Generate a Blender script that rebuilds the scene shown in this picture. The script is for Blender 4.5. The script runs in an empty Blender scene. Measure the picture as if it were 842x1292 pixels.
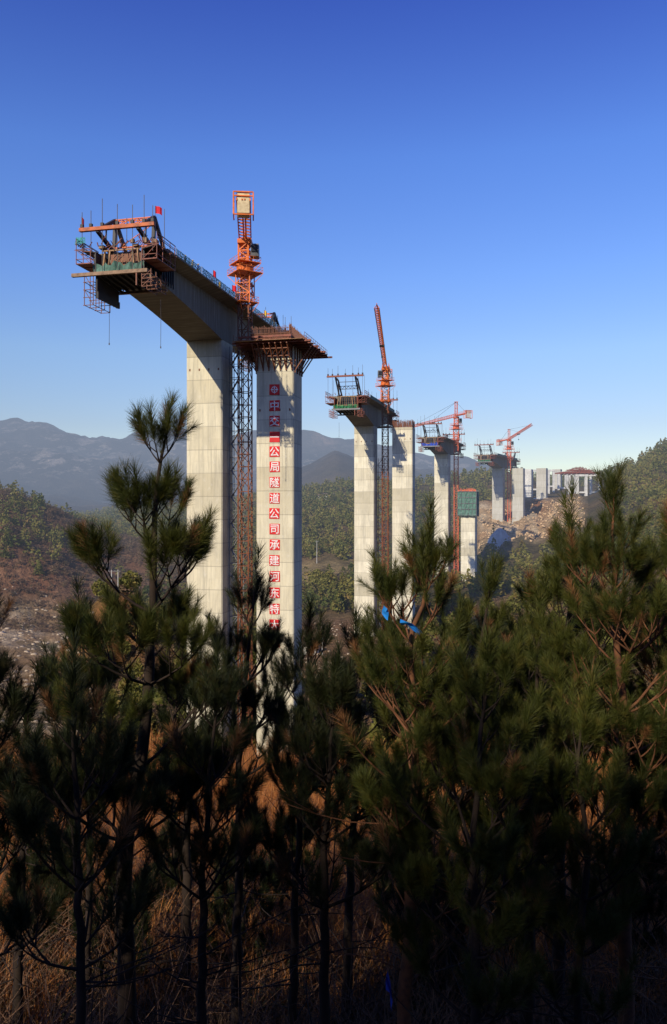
import bpy, math, random
import numpy as np
from mathutils import Vector, Matrix
R = math.radians
S = bpy.context.scene
COL = S.collection
rnd = random.Random(7)
F = 1000.0; HZ = 640.0; CX = 421.0          # pinhole of the camera in photo pixels

def W(px, py, Y):
    """point seen at photo pixel (px,py) at depth Y"""
    return Vector(((px - CX) / F * Y, Y, (HZ - py) / F * Y))

# ------------------------------------------------------------------ camera, sun, sky
cam = bpy.data.cameras.new('camera'); co = bpy.data.objects.new('camera', cam); COL.objects.link(co)
cam.sensor_fit = 'VERTICAL'; cam.sensor_height = 36; cam.lens = 36 * F / 1292
cam.shift_y = -6 / 1292; cam.clip_start = 0.05; cam.clip_end = 30000
co.rotation_euler = (R(90), 0, 0); S.camera = co
HEAD, ELEV = R(32.7), R(31)
sun = bpy.data.lights.new('sun', 'SUN'); so = bpy.data.objects.new('sun', sun); COL.objects.link(so)
sun.energy = 5.0; sun.angle = R(0.5); sun.color = (1, .885, .69)
ld = Vector((math.sin(HEAD) * math.cos(ELEV), math.cos(HEAD) * math.cos(ELEV), -math.sin(ELEV)))
so.rotation_euler = ld.to_track_quat('-Z', 'Y').to_euler()
w = bpy.data.worlds.new('World'); S.world = w; w.use_nodes = True
nt = w.node_tree; nt.nodes.clear()
sky = nt.nodes.new('ShaderNodeTexSky'); sky.sky_type = 'NISHITA'; sky.sun_disc = False
sky.sun_elevation = ELEV; sky.sun_rotation = HEAD + math.pi; sky.altitude = 600; sky.air_density = 1.0; sky.dust_density = 0.6; sky.ozone_density = 2.5
hs = nt.nodes.new('ShaderNodeHueSaturation'); hs.inputs['Saturation'].default_value = 1.12; hs.inputs['Hue'].default_value = .515
gm = nt.nodes.new('ShaderNodeGamma'); gm.inputs[1].default_value = 1.0
bg = nt.nodes.new('ShaderNodeBackground'); bg.inputs['Strength'].default_value = 0.15
wo = nt.nodes.new('ShaderNodeOutputWorld')
nt.links.new(sky.outputs[0], hs.inputs['Color']); nt.links.new(hs.outputs[0], gm.inputs[0]); wtc = nt.nodes.new('ShaderNodeTexCoord'); wsp = nt.nodes.new('ShaderNodeSeparateXYZ'); wr = nt.nodes.new('ShaderNodeValToRGB')
nt.links.new(wtc.outputs['Generated'], wsp.inputs[0]); nt.links.new(wsp.outputs[2], wr.inputs[0])
els = [(0, (.90, .79, .72)), (.10, (.96, .87, .84)), (.187, (1.13, 1.14, 1.09)), (.278, (1.04, 1.20, 1.36)), (.403, (.90, 1.16, 1.50)), (.54, (.56, .73, 1.34)), (1, (.40, .55, 1.1))]
cr = wr.color_ramp
while len(cr.elements) < len(els): cr.elements.new(.5)
for e_, (p_, c_) in zip(cr.elements, els): e_.position = p_
for e_, (p_, c_) in zip(cr.elements, els): e_.color = (*[v / 1.5 for v in c_], 1)
vm = nt.nodes.new('ShaderNodeVectorMath'); vm.operation = 'MULTIPLY'; vs_ = nt.nodes.new('ShaderNodeVectorMath'); vs_.operation = 'SCALE'; vs_.inputs[3].default_value = 1.5 * .13 / .15
nt.links.new(gm.outputs[0], vm.inputs[0]); nt.links.new(wr.outputs[0], vm.inputs[1]); nt.links.new(vm.outputs[0], vs_.inputs[0]); nt.links.new(vs_.outputs[0], bg.inputs[0]); nt.links.new(bg.outputs[0], wo.inputs[0])
S.view_settings.view_transform = 'Standard'; S.view_settings.look = 'None'; S.view_settings.exposure = 0
S.render.engine = 'CYCLES'; S.cycles.max_bounces = 5; S.cycles.diffuse_bounces = 2; S.cycles.transparent_max_bounces = 8
S.cycles.sample_clamp_indirect = 4

# ------------------------------------------------------------------ materials
HAZE_L = 2300.0; HAZE_C = (.285, .350, .475)  # distance haze painted into the surface materials as emission, no volume
class NT:
    def __init__(s, name):
        s.m = bpy.data.materials.new(name); s.m.use_nodes = True; s.t = s.m.node_tree
        s.t.nodes.clear(); s.out = s.n('ShaderNodeOutputMaterial')
    def n(s, typ, **kw):
        nd = s.t.nodes.new(typ)
        for k, v in kw.items(): setattr(nd, k, v)
        return nd
    def l(s, a, b): s.t.links.new(a, b)
    def math(s, op, a, b=None, clamp=False):
        nd = s.n('ShaderNodeMath', operation=op); nd.use_clamp = clamp
        for i, v in enumerate((a, b)):
            if v is None: continue
            if hasattr(v, 'is_linked'): s.l(v, nd.inputs[i])
            else: nd.inputs[i].default_value = v
        return nd.outputs[0]
    def mix(s, f, a, b, mode='MIX'):
        nd = s.n('ShaderNodeMix', data_type='RGBA', blend_type=mode)
        for i, v in ((0, f), (6, a), (7, b)):
            if hasattr(v, 'is_linked'): s.l(v, nd.inputs[i])
            else: nd.inputs[i].default_value = v if i == 0 else (*v, 1)
        return nd.outputs[2]
    def noise(s, vec, scale, detail=4, rough=.6):
        nd = s.n('ShaderNodeTexNoise'); nd.inputs['Scale'].default_value = scale; nd.inputs['Detail'].default_value = detail; nd.inputs['Roughness'].default_value = rough
        if vec is not None: s.l(vec, nd.inputs['Vector'])
        return nd.outputs[0]
    def ramp(s, f, a, b):
        nd = s.n('ShaderNodeMapRange'); s.l(f, nd.inputs[0]); nd.inputs[1].default_value = a; nd.inputs[2].default_value = b
        return nd.outputs[0]
    def mapping(s, vec, scale):
        nd = s.n('ShaderNodeMapping'); s.l(vec, nd.inputs[0]); nd.inputs['Scale'].default_value = scale
        return nd.outputs[0]
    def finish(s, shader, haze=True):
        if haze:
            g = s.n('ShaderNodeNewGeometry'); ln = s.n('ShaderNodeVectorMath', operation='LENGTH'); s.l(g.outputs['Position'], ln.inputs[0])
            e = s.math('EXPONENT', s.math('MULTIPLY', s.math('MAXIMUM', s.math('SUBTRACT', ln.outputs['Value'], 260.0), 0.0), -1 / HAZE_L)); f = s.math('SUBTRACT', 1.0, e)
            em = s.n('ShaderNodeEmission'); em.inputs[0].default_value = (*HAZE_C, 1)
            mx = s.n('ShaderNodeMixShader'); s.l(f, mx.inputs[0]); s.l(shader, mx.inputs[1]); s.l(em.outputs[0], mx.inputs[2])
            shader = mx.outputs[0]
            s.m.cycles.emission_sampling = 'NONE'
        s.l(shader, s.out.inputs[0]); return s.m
def bsdf(t, col, rough=.7, metal=0, bump=None, spec=.3):
    b = t.n('ShaderNodeBsdfPrincipled')
    if hasattr(col, 'is_linked'): t.l(col, b.inputs['Base Color'])
    else: b.inputs['Base Color'].default_value = (*col, 1)
    if hasattr(rough, 'is_linked'): t.l(rough, b.inputs['Roughness'])
    else: b.inputs['Roughness'].default_value = rough
    b.inputs['Metallic'].default_value = metal; b.inputs['Specular IOR Level'].default_value = spec
    if bump:
        bn = t.n('ShaderNodeBump'); bn.inputs['Strength'].default_value = bump[1]; bn.inputs['Distance'].default_value = bump[2]
        t.l(bump[0], bn.inputs['Height']); t.l(bn.outputs[0], b.inputs['Normal'])
    return b.outputs[0]

def painted(name, col, dirt=(.08, .05, .035), amt=.45, scale=2.5, rough=.55, haze=True):
    t = NT(name); tc = t.n('ShaderNodeTexCoord').outputs['Object']
    n1 = t.noise(tc, scale, 5, .65); n2 = t.noise(tc, scale * .25, 2)
    f = t.math('MULTIPLY', t.ramp(n1, .45, .7), amt)
    c = t.mix(f, col, dirt)
    c = t.mix(t.ramp(n2, .3, .7), c, t.mix(1.0, c, (.72, .72, .72), 'MULTIPLY'))
    return t.finish(bsdf(t, c, rough), haze)

def concrete_mat(name, lift, tint=(.55, .485, .33), pale=(.80, .735, .545), bands=.75):
    """board-marked pier concrete: lifts of slightly different tone, joint lines, run-down stains"""
    t = NT(name); tc = t.n('ShaderNodeTexCoord').outputs['Object']
    sp = t.n('ShaderNodeSeparateXYZ'); t.l(tc, sp.inputs[0]); z = sp.outputs[2]
    lf = t.math('DIVIDE', z, lift); fl = t.math('FLOOR', lf); fr = t.math('FRACT', lf)
    wn = t.n('ShaderNodeTexWhiteNoise', noise_dimensions='1D'); t.l(fl, wn.inputs['W'])
    xy = t.math('ADD', sp.outputs[0], sp.outputs[1])
    pn = t.n('ShaderNodeTexWhiteNoise', noise_dimensions='2D'); cb = t.n('ShaderNodeCombineXYZ')
    t.l(t.math('FLOOR', t.math('DIVIDE', xy, 1.48)), cb.inputs[0]); t.l(t.math('FLOOR', t.math('DIVIDE', z, lift / 2)), cb.inputs[1]); t.l(cb.outputs[0], pn.inputs['Vector'])
    f = t.math('ADD', t.math('MULTIPLY', wn.outputs[0], bands), t.math('MULTIPLY', pn.outputs[0], .22))
    c = t.mix(f, tint, pale)
    big = t.noise(t.mapping(tc, (.35, .35, .12)), 1.0, 5, .6)
    c = t.mix(t.math('MULTIPLY', t.ramp(big, .40, .70), .6), c, (.37, .345, .27))
    st = t.noise(t.mapping(tc, (1.6, 1.6, .09)), 1.0, 6, .7)
    c = t.mix(t.math('MULTIPLY', t.ramp(st, .48, .72), .62), c, (.26, .235, .18))
    fine = t.noise(tc, 9, 5, .7)
    c = t.mix(t.math('MULTIPLY', t.ramp(fine, .35, .7), .22), c, (.30, .28, .24))
    eff = t.noise(t.mapping(tc, (.9, .9, .5)), 1.3, 4)
    c = t.mix(t.math('MULTIPLY', t.ramp(eff, .58, .72), .35), c, (.70, .67, .60))
    jn = t.math('MULTIPLY', t.math('LESS_THAN', fr, .035), .38)
    c = t.mix(jn, c, (.17, .155, .13))
    j2 = t.math('MULTIPLY', t.math('LESS_THAN', t.math('FRACT', t.math('DIVIDE', xy, 1.48)), .03), .16)
    c = t.mix(j2, c, (.2, .19, .16))
    h = t.math('ADD', t.math('MULTIPLY', fine, .4), t.math('MULTIPLY', jn, -1.5))
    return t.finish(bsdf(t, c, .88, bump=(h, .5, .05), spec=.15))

def girder_mat(name):
    t = NT(name); tc = t.n('ShaderNodeTexCoord').outputs['Object']
    sp = t.n('ShaderNodeSeparateXYZ'); t.l(tc, sp.inputs[0]); y = sp.outputs[1]
    seg = t.math('DIVIDE', y, 3.6); fr = t.math('FRACT', seg)
    wn = t.n('ShaderNodeTexWhiteNoise', noise_dimensions='1D'); t.l(t.math('FLOOR', seg), wn.inputs['W'])
    c = t.mix(wn.outputs[0], (.15, .13, .10), (.22, .195, .15))
    n1 = t.noise(t.mapping(tc, (.8, .8, .25)), 1, 5, .65)
    c = t.mix(t.math('MULTIPLY', t.ramp(n1, .4, .7), .55), c, (.19, .17, .14))
    n3 = t.noise(t.mapping(tc, (.15, 2.2, .15)), 1, 4, .65)
    c = t.mix(t.math('MULTIPLY', t.ramp(n3, .5, .75), .4), c, (.46, .43, .36))
    jn = t.math('MULTIPLY', t.math('LESS_THAN', fr, .035), .6)
    c = t.mix(jn, c, (.09, .08, .07))
    bd = t.math('MULTIPLY', t.math('LESS_THAN', t.math('FRACT', t.math('DIVIDE', y, .45)), .1), .22)
    c = t.mix(bd, c, (.12, .11, .09))
    return t.finish(bsdf(t, c, .85, bump=(n1, .3, .05), spec=.15))

M = {}
M['pier1'] = concrete_mat('pier_concrete', 4.5)
M['pier2'] = concrete_mat('banded_pier_concrete', 4.2, (.48, .435, .31), (.87, .81, .63), .85)
M['pier3'] = concrete_mat('grey_pier_concrete', 5.0, (.44, .43, .38), (.55, .54, .48), .5)
M['girder'] = girder_mat('girder_concrete')
M['white_conc'] = painted('white_concrete', (.66, .65, .61), (.35, .33, .29), .5, .8, .85)
M['orange'] = painted('orange_steel', (.80, .185, .030), (.22, .06, .02), .45, 1.5)
M['mast'] = painted('shaded_mast_steel', (.24, .075, .03), (.08, .04, .03), .75, .5)  # orange darkened to stand for shade on the masts, with mottled dirt
M['beam'] = painted('scuffed_orange_beam', (.60, .14, .035), (.13, .06, .04), .85, 1.1)
M['timber_dk'] = painted('weathered_timber', (.34, .22, .14), (.12, .08, .06), .8, 1.6, .8)
M['orange_far'] = painted('faded_orange_steel', (.74, .16, .07), (.30, .07, .04), .4, 1.0)
M['redsteel'] = painted('red_oxide_steel', (.27, .075, .045), (.06, .035, .03), .6, 2)
M['rust'] = painted('rusty_rebar', (.22, .075, .035), (.10, .04, .025), .6, 3)
M['dark'] = painted('dark_steel', (.035, .035, .04), (.09, .05, .035), .5, 2)
M['grey'] = painted('grey_steel', (.20, .21, .22), (.10, .07, .05), .5, 2)
M['board'] = painted('timber_board', (.42, .25, .13), (.18, .10, .06), .6, 3, .8)
M['cream'] = painted('cream_counterweight', (.72, .58, .34), (.40, .26, .12), .5, 2)
M['redflag'] = painted('red_cloth', (.65, .015, .03), (.4, .01, .02), .3, 3)
M['yellow'] = painted('yellow_cloth', (.75, .50, .05), (.4, .2, .02), .3, 3)
M['signred'] = painted('sign_red', (.72, .018, .022), (.45, .02, .02), .35, .8)
M['white'] = painted('sign_white', (.82, .82, .80), (.6, .55, .5), .3, 2)
M['cable'] = painted('rope', (.08, .07, .07), (.04, .03, .03), .5, 3)
M['pole'] = painted('pale_pole', (.55, .54, .50), (.3, .28, .25), .4, 1)
M['cab'] = painted('cab_dark', (.02, .025, .035), (.06, .05, .05), .4, 1, .25)
M['blue'] = painted('blue_plastic', (.02, .22, .62), (.01, .10, .35), .5, 8, .4, False)
M['navy'] = painted('navy_cloth', (.02, .05, .35), (.01, .02, .12), .5, 6, .8, False)
M['bluefar'] = painted('blue_tarp', (.03, .08, .50), (.01, .03, .2), .5, 3)
M['skin'] = painted('skin', (.45, .26, .17), (.3, .15, .1), .3, 5)
M['wall'] = painted('white_wall', (.70, .67, .60), (.4, .36, .3), .5, .5, .8)
M['rooftile'] = painted('grey_roof', (.20, .14, .11), (.1, .08, .07), .5, 1, .8)

def net_mat(name, col, open_=.35, scale=7):
    t = NT(name); tc = t.n('ShaderNodeTexCoord').outputs['Object']
    n = t.noise(tc, 1.2, 4)
    c = t.mix(t.ramp(n, .3, .7), col, tuple(v * .45 for v in col))
    b = bsdf(t, c, .8)
    tr = t.n('ShaderNodeBsdfTransparent'); mx = t.n('ShaderNodeMixShader')
    f = t.math('LESS_THAN', t.noise(tc, scale, 2), open_ + .08)
    t.l(f, mx.inputs[0]); t.l(b, mx.inputs[1]); t.l(tr.outputs[0], mx.inputs[2])
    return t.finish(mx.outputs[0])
M['net'] = net_mat('teal_net', (.06, .34, .30), .38)
M['net2'] = net_mat('green_net', (.12, .24, .19), .22, 5)
M['netg'] = net_mat('bright_green_net', (.05, .30, .12), .40)

# ------------------------------------------------------------------ mesh helpers
class MB:
    def __init__(s): s.v = []; s.f = []
    def add(s, vs, fs):
        o = len(s.v); s.v.extend(tuple(v) for v in vs); s.f.extend(tuple(i + o for i in f) for f in fs); return s
    def hexa(s, p):      # 8 points: bottom 4 ccw, top 4
        return s.add(p, [(0, 3, 2, 1), (4, 5, 6, 7), (0, 1, 5, 4), (1, 2, 6, 5), (2, 3, 7, 6), (3, 0, 4, 7)])
    def box(s, x0, x1, y0, y1, z0, z1):
        return s.hexa([(x0, y0, z0), (x1, y0, z0), (x1, y1, z0), (x0, y1, z0), (x0, y0, z1), (x1, y0, z1), (x1, y1, z1), (x0, y1, z1)])
    def bar(s, a, b, w=.1, h=None):
        a, b = Vector(a), Vector(b); d = b - a
        if d.length < 1e-6: return s
        h = h or w; d.normalize(); up = Vector((0, 0, 1)) if abs(d.z) < .95 else Vector((0, 1, 0))
        x = d.cross(up).normalized() * w / 2; y = x.cross(d).normalized() * h / 2
        return s.hexa([a - x - y, a + x - y, a + x + y, a - x + y, b - x - y, b + x - y, b + x + y, b - x + y])
    def tube(s, pts, rad, n=6, cap=True):
        pts = [Vector(p) for p in pts]; base = len(s.v)
        ref = Vector((.37, .81, .45))
        for i, p in enumerate(pts):
            d = (pts[min(i + 1, len(pts) - 1)] - pts[max(i - 1, 0)]).normalized()
            x = d.cross(ref)
            if x.length < .05: x = d.cross(Vector((1, 0, 0)))
            x.normalize(); y = d.cross(x); r = rad[i] if hasattr(rad, '__len__') else rad
            for k in range(n):
                a = 2 * math.pi * k / n; s.v.append(tuple(p + x * math.cos(a) * r + y * math.sin(a) * r))
        for i in range(len(pts) - 1):
            for k in range(n):
                a = base + i * n + k; b = base + i * n + (k + 1) % n
                s.f.append((a, b, b + n, a + n))
        if cap:
            s.f.append(tuple(base + k for k in range(n))[::-1]); e = base + (len(pts) - 1) * n; s.f.append(tuple(e + k for k in range(n)))
        return s
    def loft(s, rings):   # closed section rings, capped
        n = len(rings[0]); base = len(s.v)
        for r in rings: s.v.extend(tuple(v) for v in r)
        for i in range(len(rings) - 1):
            for k in range(n):
                a = base + i * n + k; b = base + i * n + (k + 1) % n; s.f.append((a, b, b + n, a + n))
        s.f.append(tuple(base + k for k in range(n))[::-1]); e = base + (len(rings) - 1) * n; s.f.append(tuple(e + k for k in range(n)))
        return s
    def build(s, name, mat, parent=None, smooth=False):
        me = bpy.data.meshes.new(name); me.from_pydata(s.v, [], s.f); me.update()
        if mat: me.materials.append(mat)
        if smooth: me.polygons.foreach_set('use_smooth', [True] * len(me.polygons))
        o = bpy.data.objects.new(name, me); COL.objects.link(o)
        if parent: o.parent = parent
        return o
def tag(o, label=None, cat=None, group=None, kind=None):
    if label: o['label'] = label
    if cat: o['category'] = cat
    if group: o['group'] = group
    if kind: o['kind'] = kind
    return o
def empty(name, loc, label, cat, group=None, rz=0):
    o = bpy.data.objects.new(name, None); COL.objects.link(o); o.location = loc; o.rotation_euler = (0, 0, rz)
    return tag(o, label, cat, group)
def np_mesh(name, V, T, mat, parent=None, colors=None):
    me = bpy.data.meshes.new(name); me.vertices.add(len(V)); me.vertices.foreach_set('co', V.astype(np.float32).ravel())
    T = T.astype(np.int32); me.loops.add(T.size); me.loops.foreach_set('vertex_index', T.ravel())
    k = T.shape[1]; me.polygons.add(len(T)); me.polygons.foreach_set('loop_start', np.arange(0, T.size, k, dtype=np.int32))
    me.update(calc_edges=True)
    if mat: me.materials.append(mat)
    if colors is not None:
        ca = me.color_attributes.new('zone', 'FLOAT_COLOR', 'POINT')
        ca.data.foreach_set('color', np.concatenate([colors, np.ones((len(colors), 1))], 1).astype(np.float32).ravel())
    o = bpy.data.objects.new(name, me); COL.objects.link(o)
    if parent: o.parent = parent
    return o

# ------------------------------------------------------------------ terrain
def hash2(ix, iy, seed):
    h = (ix.astype(np.int64) * 374761393 + iy.astype(np.int64) * 668265263 + seed * 1442695041) & 0xffffffff
    h = ((h ^ (h >> 13)) * 1274126177) & 0xffffffff
    return ((h ^ (h >> 16)) & 0xffff) / 65535.0
def vnoise(x, y, seed=0):
    ix = np.floor(x); iy = np.floor(y); fx = x - ix; fy = y - iy; fx = fx * fx * (3 - 2 * fx); fy = fy * fy * (3 - 2 * fy)
    a = hash2(ix, iy, seed); b = hash2(ix + 1, iy, seed); c = hash2(ix, iy + 1, seed); d = hash2(ix + 1, iy + 1, seed)
    return (a * (1 - fx) + b * fx) * (1 - fy) + (c * (1 - fx) + d * fx) * fy
def fbm(x, y, seed=0, oct=4, ridged=False):
    s = 0; amp = 1; tot = 0
    for i in range(oct):
        n = vnoise(x * 2 ** i + 17.3 * i, y * 2 ** i - 9.1 * i, seed + i) * 2 - 1
        if ridged: n = 1 - 2 * np.abs(n)
        s = s + n * amp; tot += amp; amp *= .5
    return s / tot
COLS = np.array([-1400, -400, 0, 60, 110, 160, 230, 300, 380, 425, 460, 500, 540, 590, 640, 670, 700, 740, 795, 842, 1000, 1800.])
ROWS = [
 (45,   [-19] * 22),
 (60,   [-30] * 22),
 (100,  [-43] * 22),
 (150,  [-48, -50, -50, -50, -50, -50, -50, -50, -50, -49, -48, -48, -48, -48, -48, -48, -46, -45, -43, -42, -40, -35]),
 (250,  [-40, -50, -54, -54, -53, -51, -51, -51, -50, -49, -48, -48, -48, -47, -46, -44, -42, -40, -38, -35, -25, 0]),
 (350,  [0, -30, -50, -53, -53, -52, -51, -50, -48, -46, -46, -44, -43, -42, -40, -38, -34, -30, -26, -22, 0, 40]),
 (410,  [40, 5, -14, -24, -36, -44, -44, -43, -38, -34, -34, -36, -38, -38, -34, -32, -30, -24, -17, -10, 20, 70]),
 (480,  [90, 45, 12, 2, -11, -23, -27, -29, -26, -22, -23, -26, -28, -27, -25, -20, -17, -10, 2, 8, 40, 110]),
 (545,  [110, 40, -2, -6, -14, -20, -24, -20, -12, -8, -10, -14, -14, -11.5, -12, -8, -3, 2, 20, 28, 60, 150]),
 (620,  [100, 25, -12, -14, -16, -18, -16, -10, -2, 2, 0, 0, 2, 6, 8, 9, 7, 8, 24, 40, 80, 170]),
 (720,  [80, 10, -12, -16, -18, -14, -8, 2, 10, 16, 17, 18, 20, 26, 30, 24, 16, 17, 34, 53, 100, 190]),
 (850,  [70, 5, -14, -18, -16, -10, -6, 0, 6, 12, 12, 10, 12, 20, 26, 24, 24, 28, 32, 44, 100, 190]),
 (1100, [90, 0, -8, -10, -14, -8, -4, 0, 10, 28, 20, 2, 4, 8, 8, 8, 8, 8, 10, 25, 90, 200]),
 (1450, [120, 20, 4, 0, -10, -4, 0, 10, 66, 101, 78, 42, 30, 16, 10, 6, 0, 0, 0, 10, 60, 200]),
 (1800, [200, 70, 40, 22, 5, 2, 5, 10, 40, 60, 55, 70, 60, 40, 20, 10, 0, 0, 0, 10, 50, 150]),
 (2300, [330, 200, 165, 150, 120, 100, 90, 80, 110, 130, 120, 120, 100, 80, 40, 20, 10, 10, 10, 10, 50, 100]),
 (2800, [420, 330, 298, 302, 262, 258, 272, 258, 250, 224, 206, 204, 168, 156, 110, 60, 30, 20, 20, 20, 60, 100]),
 (3400, [300, 250, 240, 230, 220, 200, 200, 200, 180, 160, 160, 160, 150, 120, 100, 60, 30, 20, 20, 20, 60, 100]),
 (5000, [50] * 22), (20000, [0] * 22)]
RY = np.array([r[0] for r in ROWS], float); RZ = np.array([r[1] for r in ROWS], float)
NY = np.array([-400, -160, -60, -30, -4, 0, .8, 2.5, 6, 9, 13, 20, 30, 37, 45, 60.]); NZ = np.array([150, 92, 42.1, 17.5, -.4, -1.75, -2.7, -5, -7.2, -8.0, -8.6, -9.2, -9.9, -13, -19, -30.])  # negative y: unseen hill behind the camera, raised to shade the foreground
def height(x, y, noise=True):
    x = np.asarray(x, float); y = np.asarray(y, float)
    zn = np.interp(y, NY, NZ)
    zn = zn - 8 * np.clip((-3.0 - .642 * (13 - y) - x) / 3, 0, 1) * np.clip((-20 - y) / 30, 0, 1)  # dip shaped in the unseen hill so sun reaches the lower-left grass
    yy = np.maximum(y, 45.0); px = x / yy * F + CX
    ci = np.clip(np.searchsorted(COLS, px) - 1, 0, len(COLS) - 2); cf = np.clip((px - COLS[ci]) / (COLS[ci + 1] - COLS[ci]), 0, 1); cf = cf * cf * (3 - 2 * cf) * .5 + cf * .5
    ri = np.clip(np.searchsorted(RY, yy) - 1, 0, len(RY) - 2); rf = np.clip((yy - RY[ri]) / (RY[ri + 1] - RY[ri]), 0, 1); rf = rf * rf * (3 - 2 * rf) * .6 + rf * .4
    zt = (RZ[ri, ci] * (1 - cf) + RZ[ri, ci + 1] * cf) * (1 - rf) + (RZ[ri + 1, ci] * (1 - cf) + RZ[ri + 1, ci + 1] * cf) * rf
    k = np.clip((y - 45) / 15, 0, 1); z = zn * (1 - k) + zt * k
    # knoll with the twin poles
    g = W(148, 752, 262); z = z + 23 * np.exp(-(((x - g.x) / 17) ** 2 + ((y - g.y) / 15) ** 2) ** 1.3)
    if noise:
        r = np.hypot(x, y)
        z = z + .28 * fbm(x / 2.2, y / 2.2, 3, 3) * np.clip((r - 4) / 6, 0, 1)
        z = z + 2.2 * fbm(x / 30, y / 30, 5, 4) * np.clip((y - 70) / 150, 0, 1)
        far = np.clip((y - 1000) / 1200, 0, 1)
        z = z + far * (34 * fbm(x / 400, y / 400, 11, 7, True) + 20 * fbm(x / 130, y / 130, 19, 4, True) - 4)
        mid = np.clip((y - 560) / 500, 0, 1); z = z + mid * (1 - far) * 7 * fbm(x / 160, y / 160, 23, 5, True)
        rock = rockmask(x, y); z = z + rock * 7 * fbm(x / 11, y / 18, 31, 5, True)
    return z
def rockmask(x, y):
    px = x / np.maximum(y, 45) * F + CX
    m = np.clip((px - 596) / 12, 0, 1) * np.clip((742 - px) / 14, 0, 1) * np.clip((y - 462) / 14, 0, 1) * np.clip((610 - y) / 20, 0, 1)
    return m
def ground_colour(x, y, z):
    n = fbm(x / 25, y / 25, 41, 4); n2 = fbm(x / 7, y / 7, 47, 3); px = x / np.maximum(y, 45) * F + CX
    c = np.zeros((len(x), 3)); c[:] = (.10, .085, .042)
    def blend(m, col):
        m = np.clip(m, 0, 1)[:, None]; c[:] = c * (1 - m) + np.array(col) * m
    blend(.5 + n * 1.5, (.17, .115, .06))
    # brown bracken on the left-hand hill
    left = np.clip((230 - px) / 60, 0, 1) * np.clip((y - 330) / 40, 0, 1) * np.clip((620 - y) / 60, 0, 1)
    blend(left * (.75 + n), (.21, .10, .055)); blend(left * np.clip(n2 * 2 - .1, 0, 1), (.30, .17, .095))
    # river stones
    rv = np.clip((120 - px) / 30, 0, 1) * np.clip((y - 120) / 30, 0, 1) * np.clip((375 - y) / 25, 0, 1) * (z < -44)
    blend(rv, (.34, .22, .12)); blend(rv * np.clip(n2 * 2.4 + .15, 0, 1), (.58, .44, .29)); blend(rv * np.clip(n * 2.5 - .25, 0, 1), (.15, .14, .08))
    g = W(148, 752, 262); kn = np.exp(-(((x - g.x) / 26) ** 2 + ((y - g.y) / 22) ** 2))
    blend(kn * 1.3, (.27, .13, .055)); blend(kn * np.clip(n2 * 2, 0, 1), (.16, .13, .05))
    # terraces in the middle
    tr = np.clip((px - 360) / 10, 0, 1) * np.clip((470 - px) / 20, 0, 1)
    blend(tr * np.clip((y - 210) / 10, 0, 1) * np.clip((335 - y) / 10, 0, 1), (.26, .155, .085))
    blend(tr * np.clip((y - 405) / 6, 0, 1) * np.clip((450 - y) / 6, 0, 1) * np.clip(n2 * 2 + .7, 0, 1), (.34, .25, .12))
    blend(tr * np.clip((y - 560) / 6, 0, 1) * np.clip((620 - y) / 6, 0, 1) * np.clip(n2 * 3 - .1, 0, 1), (.34, .24, .16))
    rk = rockmask(x, y); blend(rk, (.52, .36, .20)); blend(rk * np.clip(n2 * 2.5 + .1, 0, 1), (.70, .56, .37)); blend(rk * np.clip(n * 3 - .3, 0, 1), (.34, .16, .07)); blend(rk * np.clip((500 - y) / 12, 0, 1) * (.6 + n2), (.15, .12, .06))
    # shelf in front: straw and bracken
    near = np.clip((y - 6) / 4, 0, 1) * np.clip((60 - y) / 10, 0, 1); n5 = fbm(x / .9, y / .9, 83, 3)
    blend(near, (.20, .095, .038)); blend(near * np.clip(n2 * 2, 0, 1), (.12, .06, .028)); blend(near * np.clip(n5 * 3, 0, 1), (.09, .055, .028))
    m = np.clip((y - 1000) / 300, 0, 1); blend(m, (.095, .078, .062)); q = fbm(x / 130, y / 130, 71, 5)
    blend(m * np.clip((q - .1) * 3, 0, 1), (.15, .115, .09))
    g2 = np.exp(-(((px - 410) / 14) ** 2 + ((y - 2650) / 130) ** 2)); blend(g2 * (.9 + n2), (.60, .40, .27))
    return c
ang = np.concatenate([np.linspace(-180, -34, 60, endpoint=False), np.linspace(-34, 34, 300), np.linspace(34, 180, 60)[1:]])
ang = np.radians(ang); NA = len(ang); rad = np.geomspace(.6, 20000, 430); NR = len(rad)
AA, RR = np.meshgrid(ang, rad); X = (RR * np.sin(AA)).ravel(); Y = (RR * np.cos(AA)).ravel(); Z = height(X, Y)
i = np.arange((NR - 1) * (NA - 1)); rr = i // (NA - 1); cc = i % (NA - 1); a = rr * NA + cc
T = np.stack([a, a + 1, a + NA + 1, a + NA], 1)
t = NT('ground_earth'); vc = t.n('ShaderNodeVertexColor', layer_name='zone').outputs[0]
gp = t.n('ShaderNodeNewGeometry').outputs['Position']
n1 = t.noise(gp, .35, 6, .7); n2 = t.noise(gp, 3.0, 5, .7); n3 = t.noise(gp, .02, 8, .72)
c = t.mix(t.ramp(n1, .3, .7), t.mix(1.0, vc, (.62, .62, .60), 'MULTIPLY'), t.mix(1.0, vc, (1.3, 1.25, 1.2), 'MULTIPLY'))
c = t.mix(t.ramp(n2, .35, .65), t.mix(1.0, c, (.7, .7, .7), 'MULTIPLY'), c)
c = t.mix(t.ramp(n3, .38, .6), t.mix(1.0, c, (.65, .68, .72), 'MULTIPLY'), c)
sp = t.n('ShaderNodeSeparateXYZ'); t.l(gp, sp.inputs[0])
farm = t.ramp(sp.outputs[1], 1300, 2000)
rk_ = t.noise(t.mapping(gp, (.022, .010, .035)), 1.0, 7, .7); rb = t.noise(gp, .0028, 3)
f_ = t.math('MULTIPLY', t.math('MULTIPLY', t.ramp(rk_, .50, .60), t.ramp(rb, .40, .60)), farm)
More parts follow.
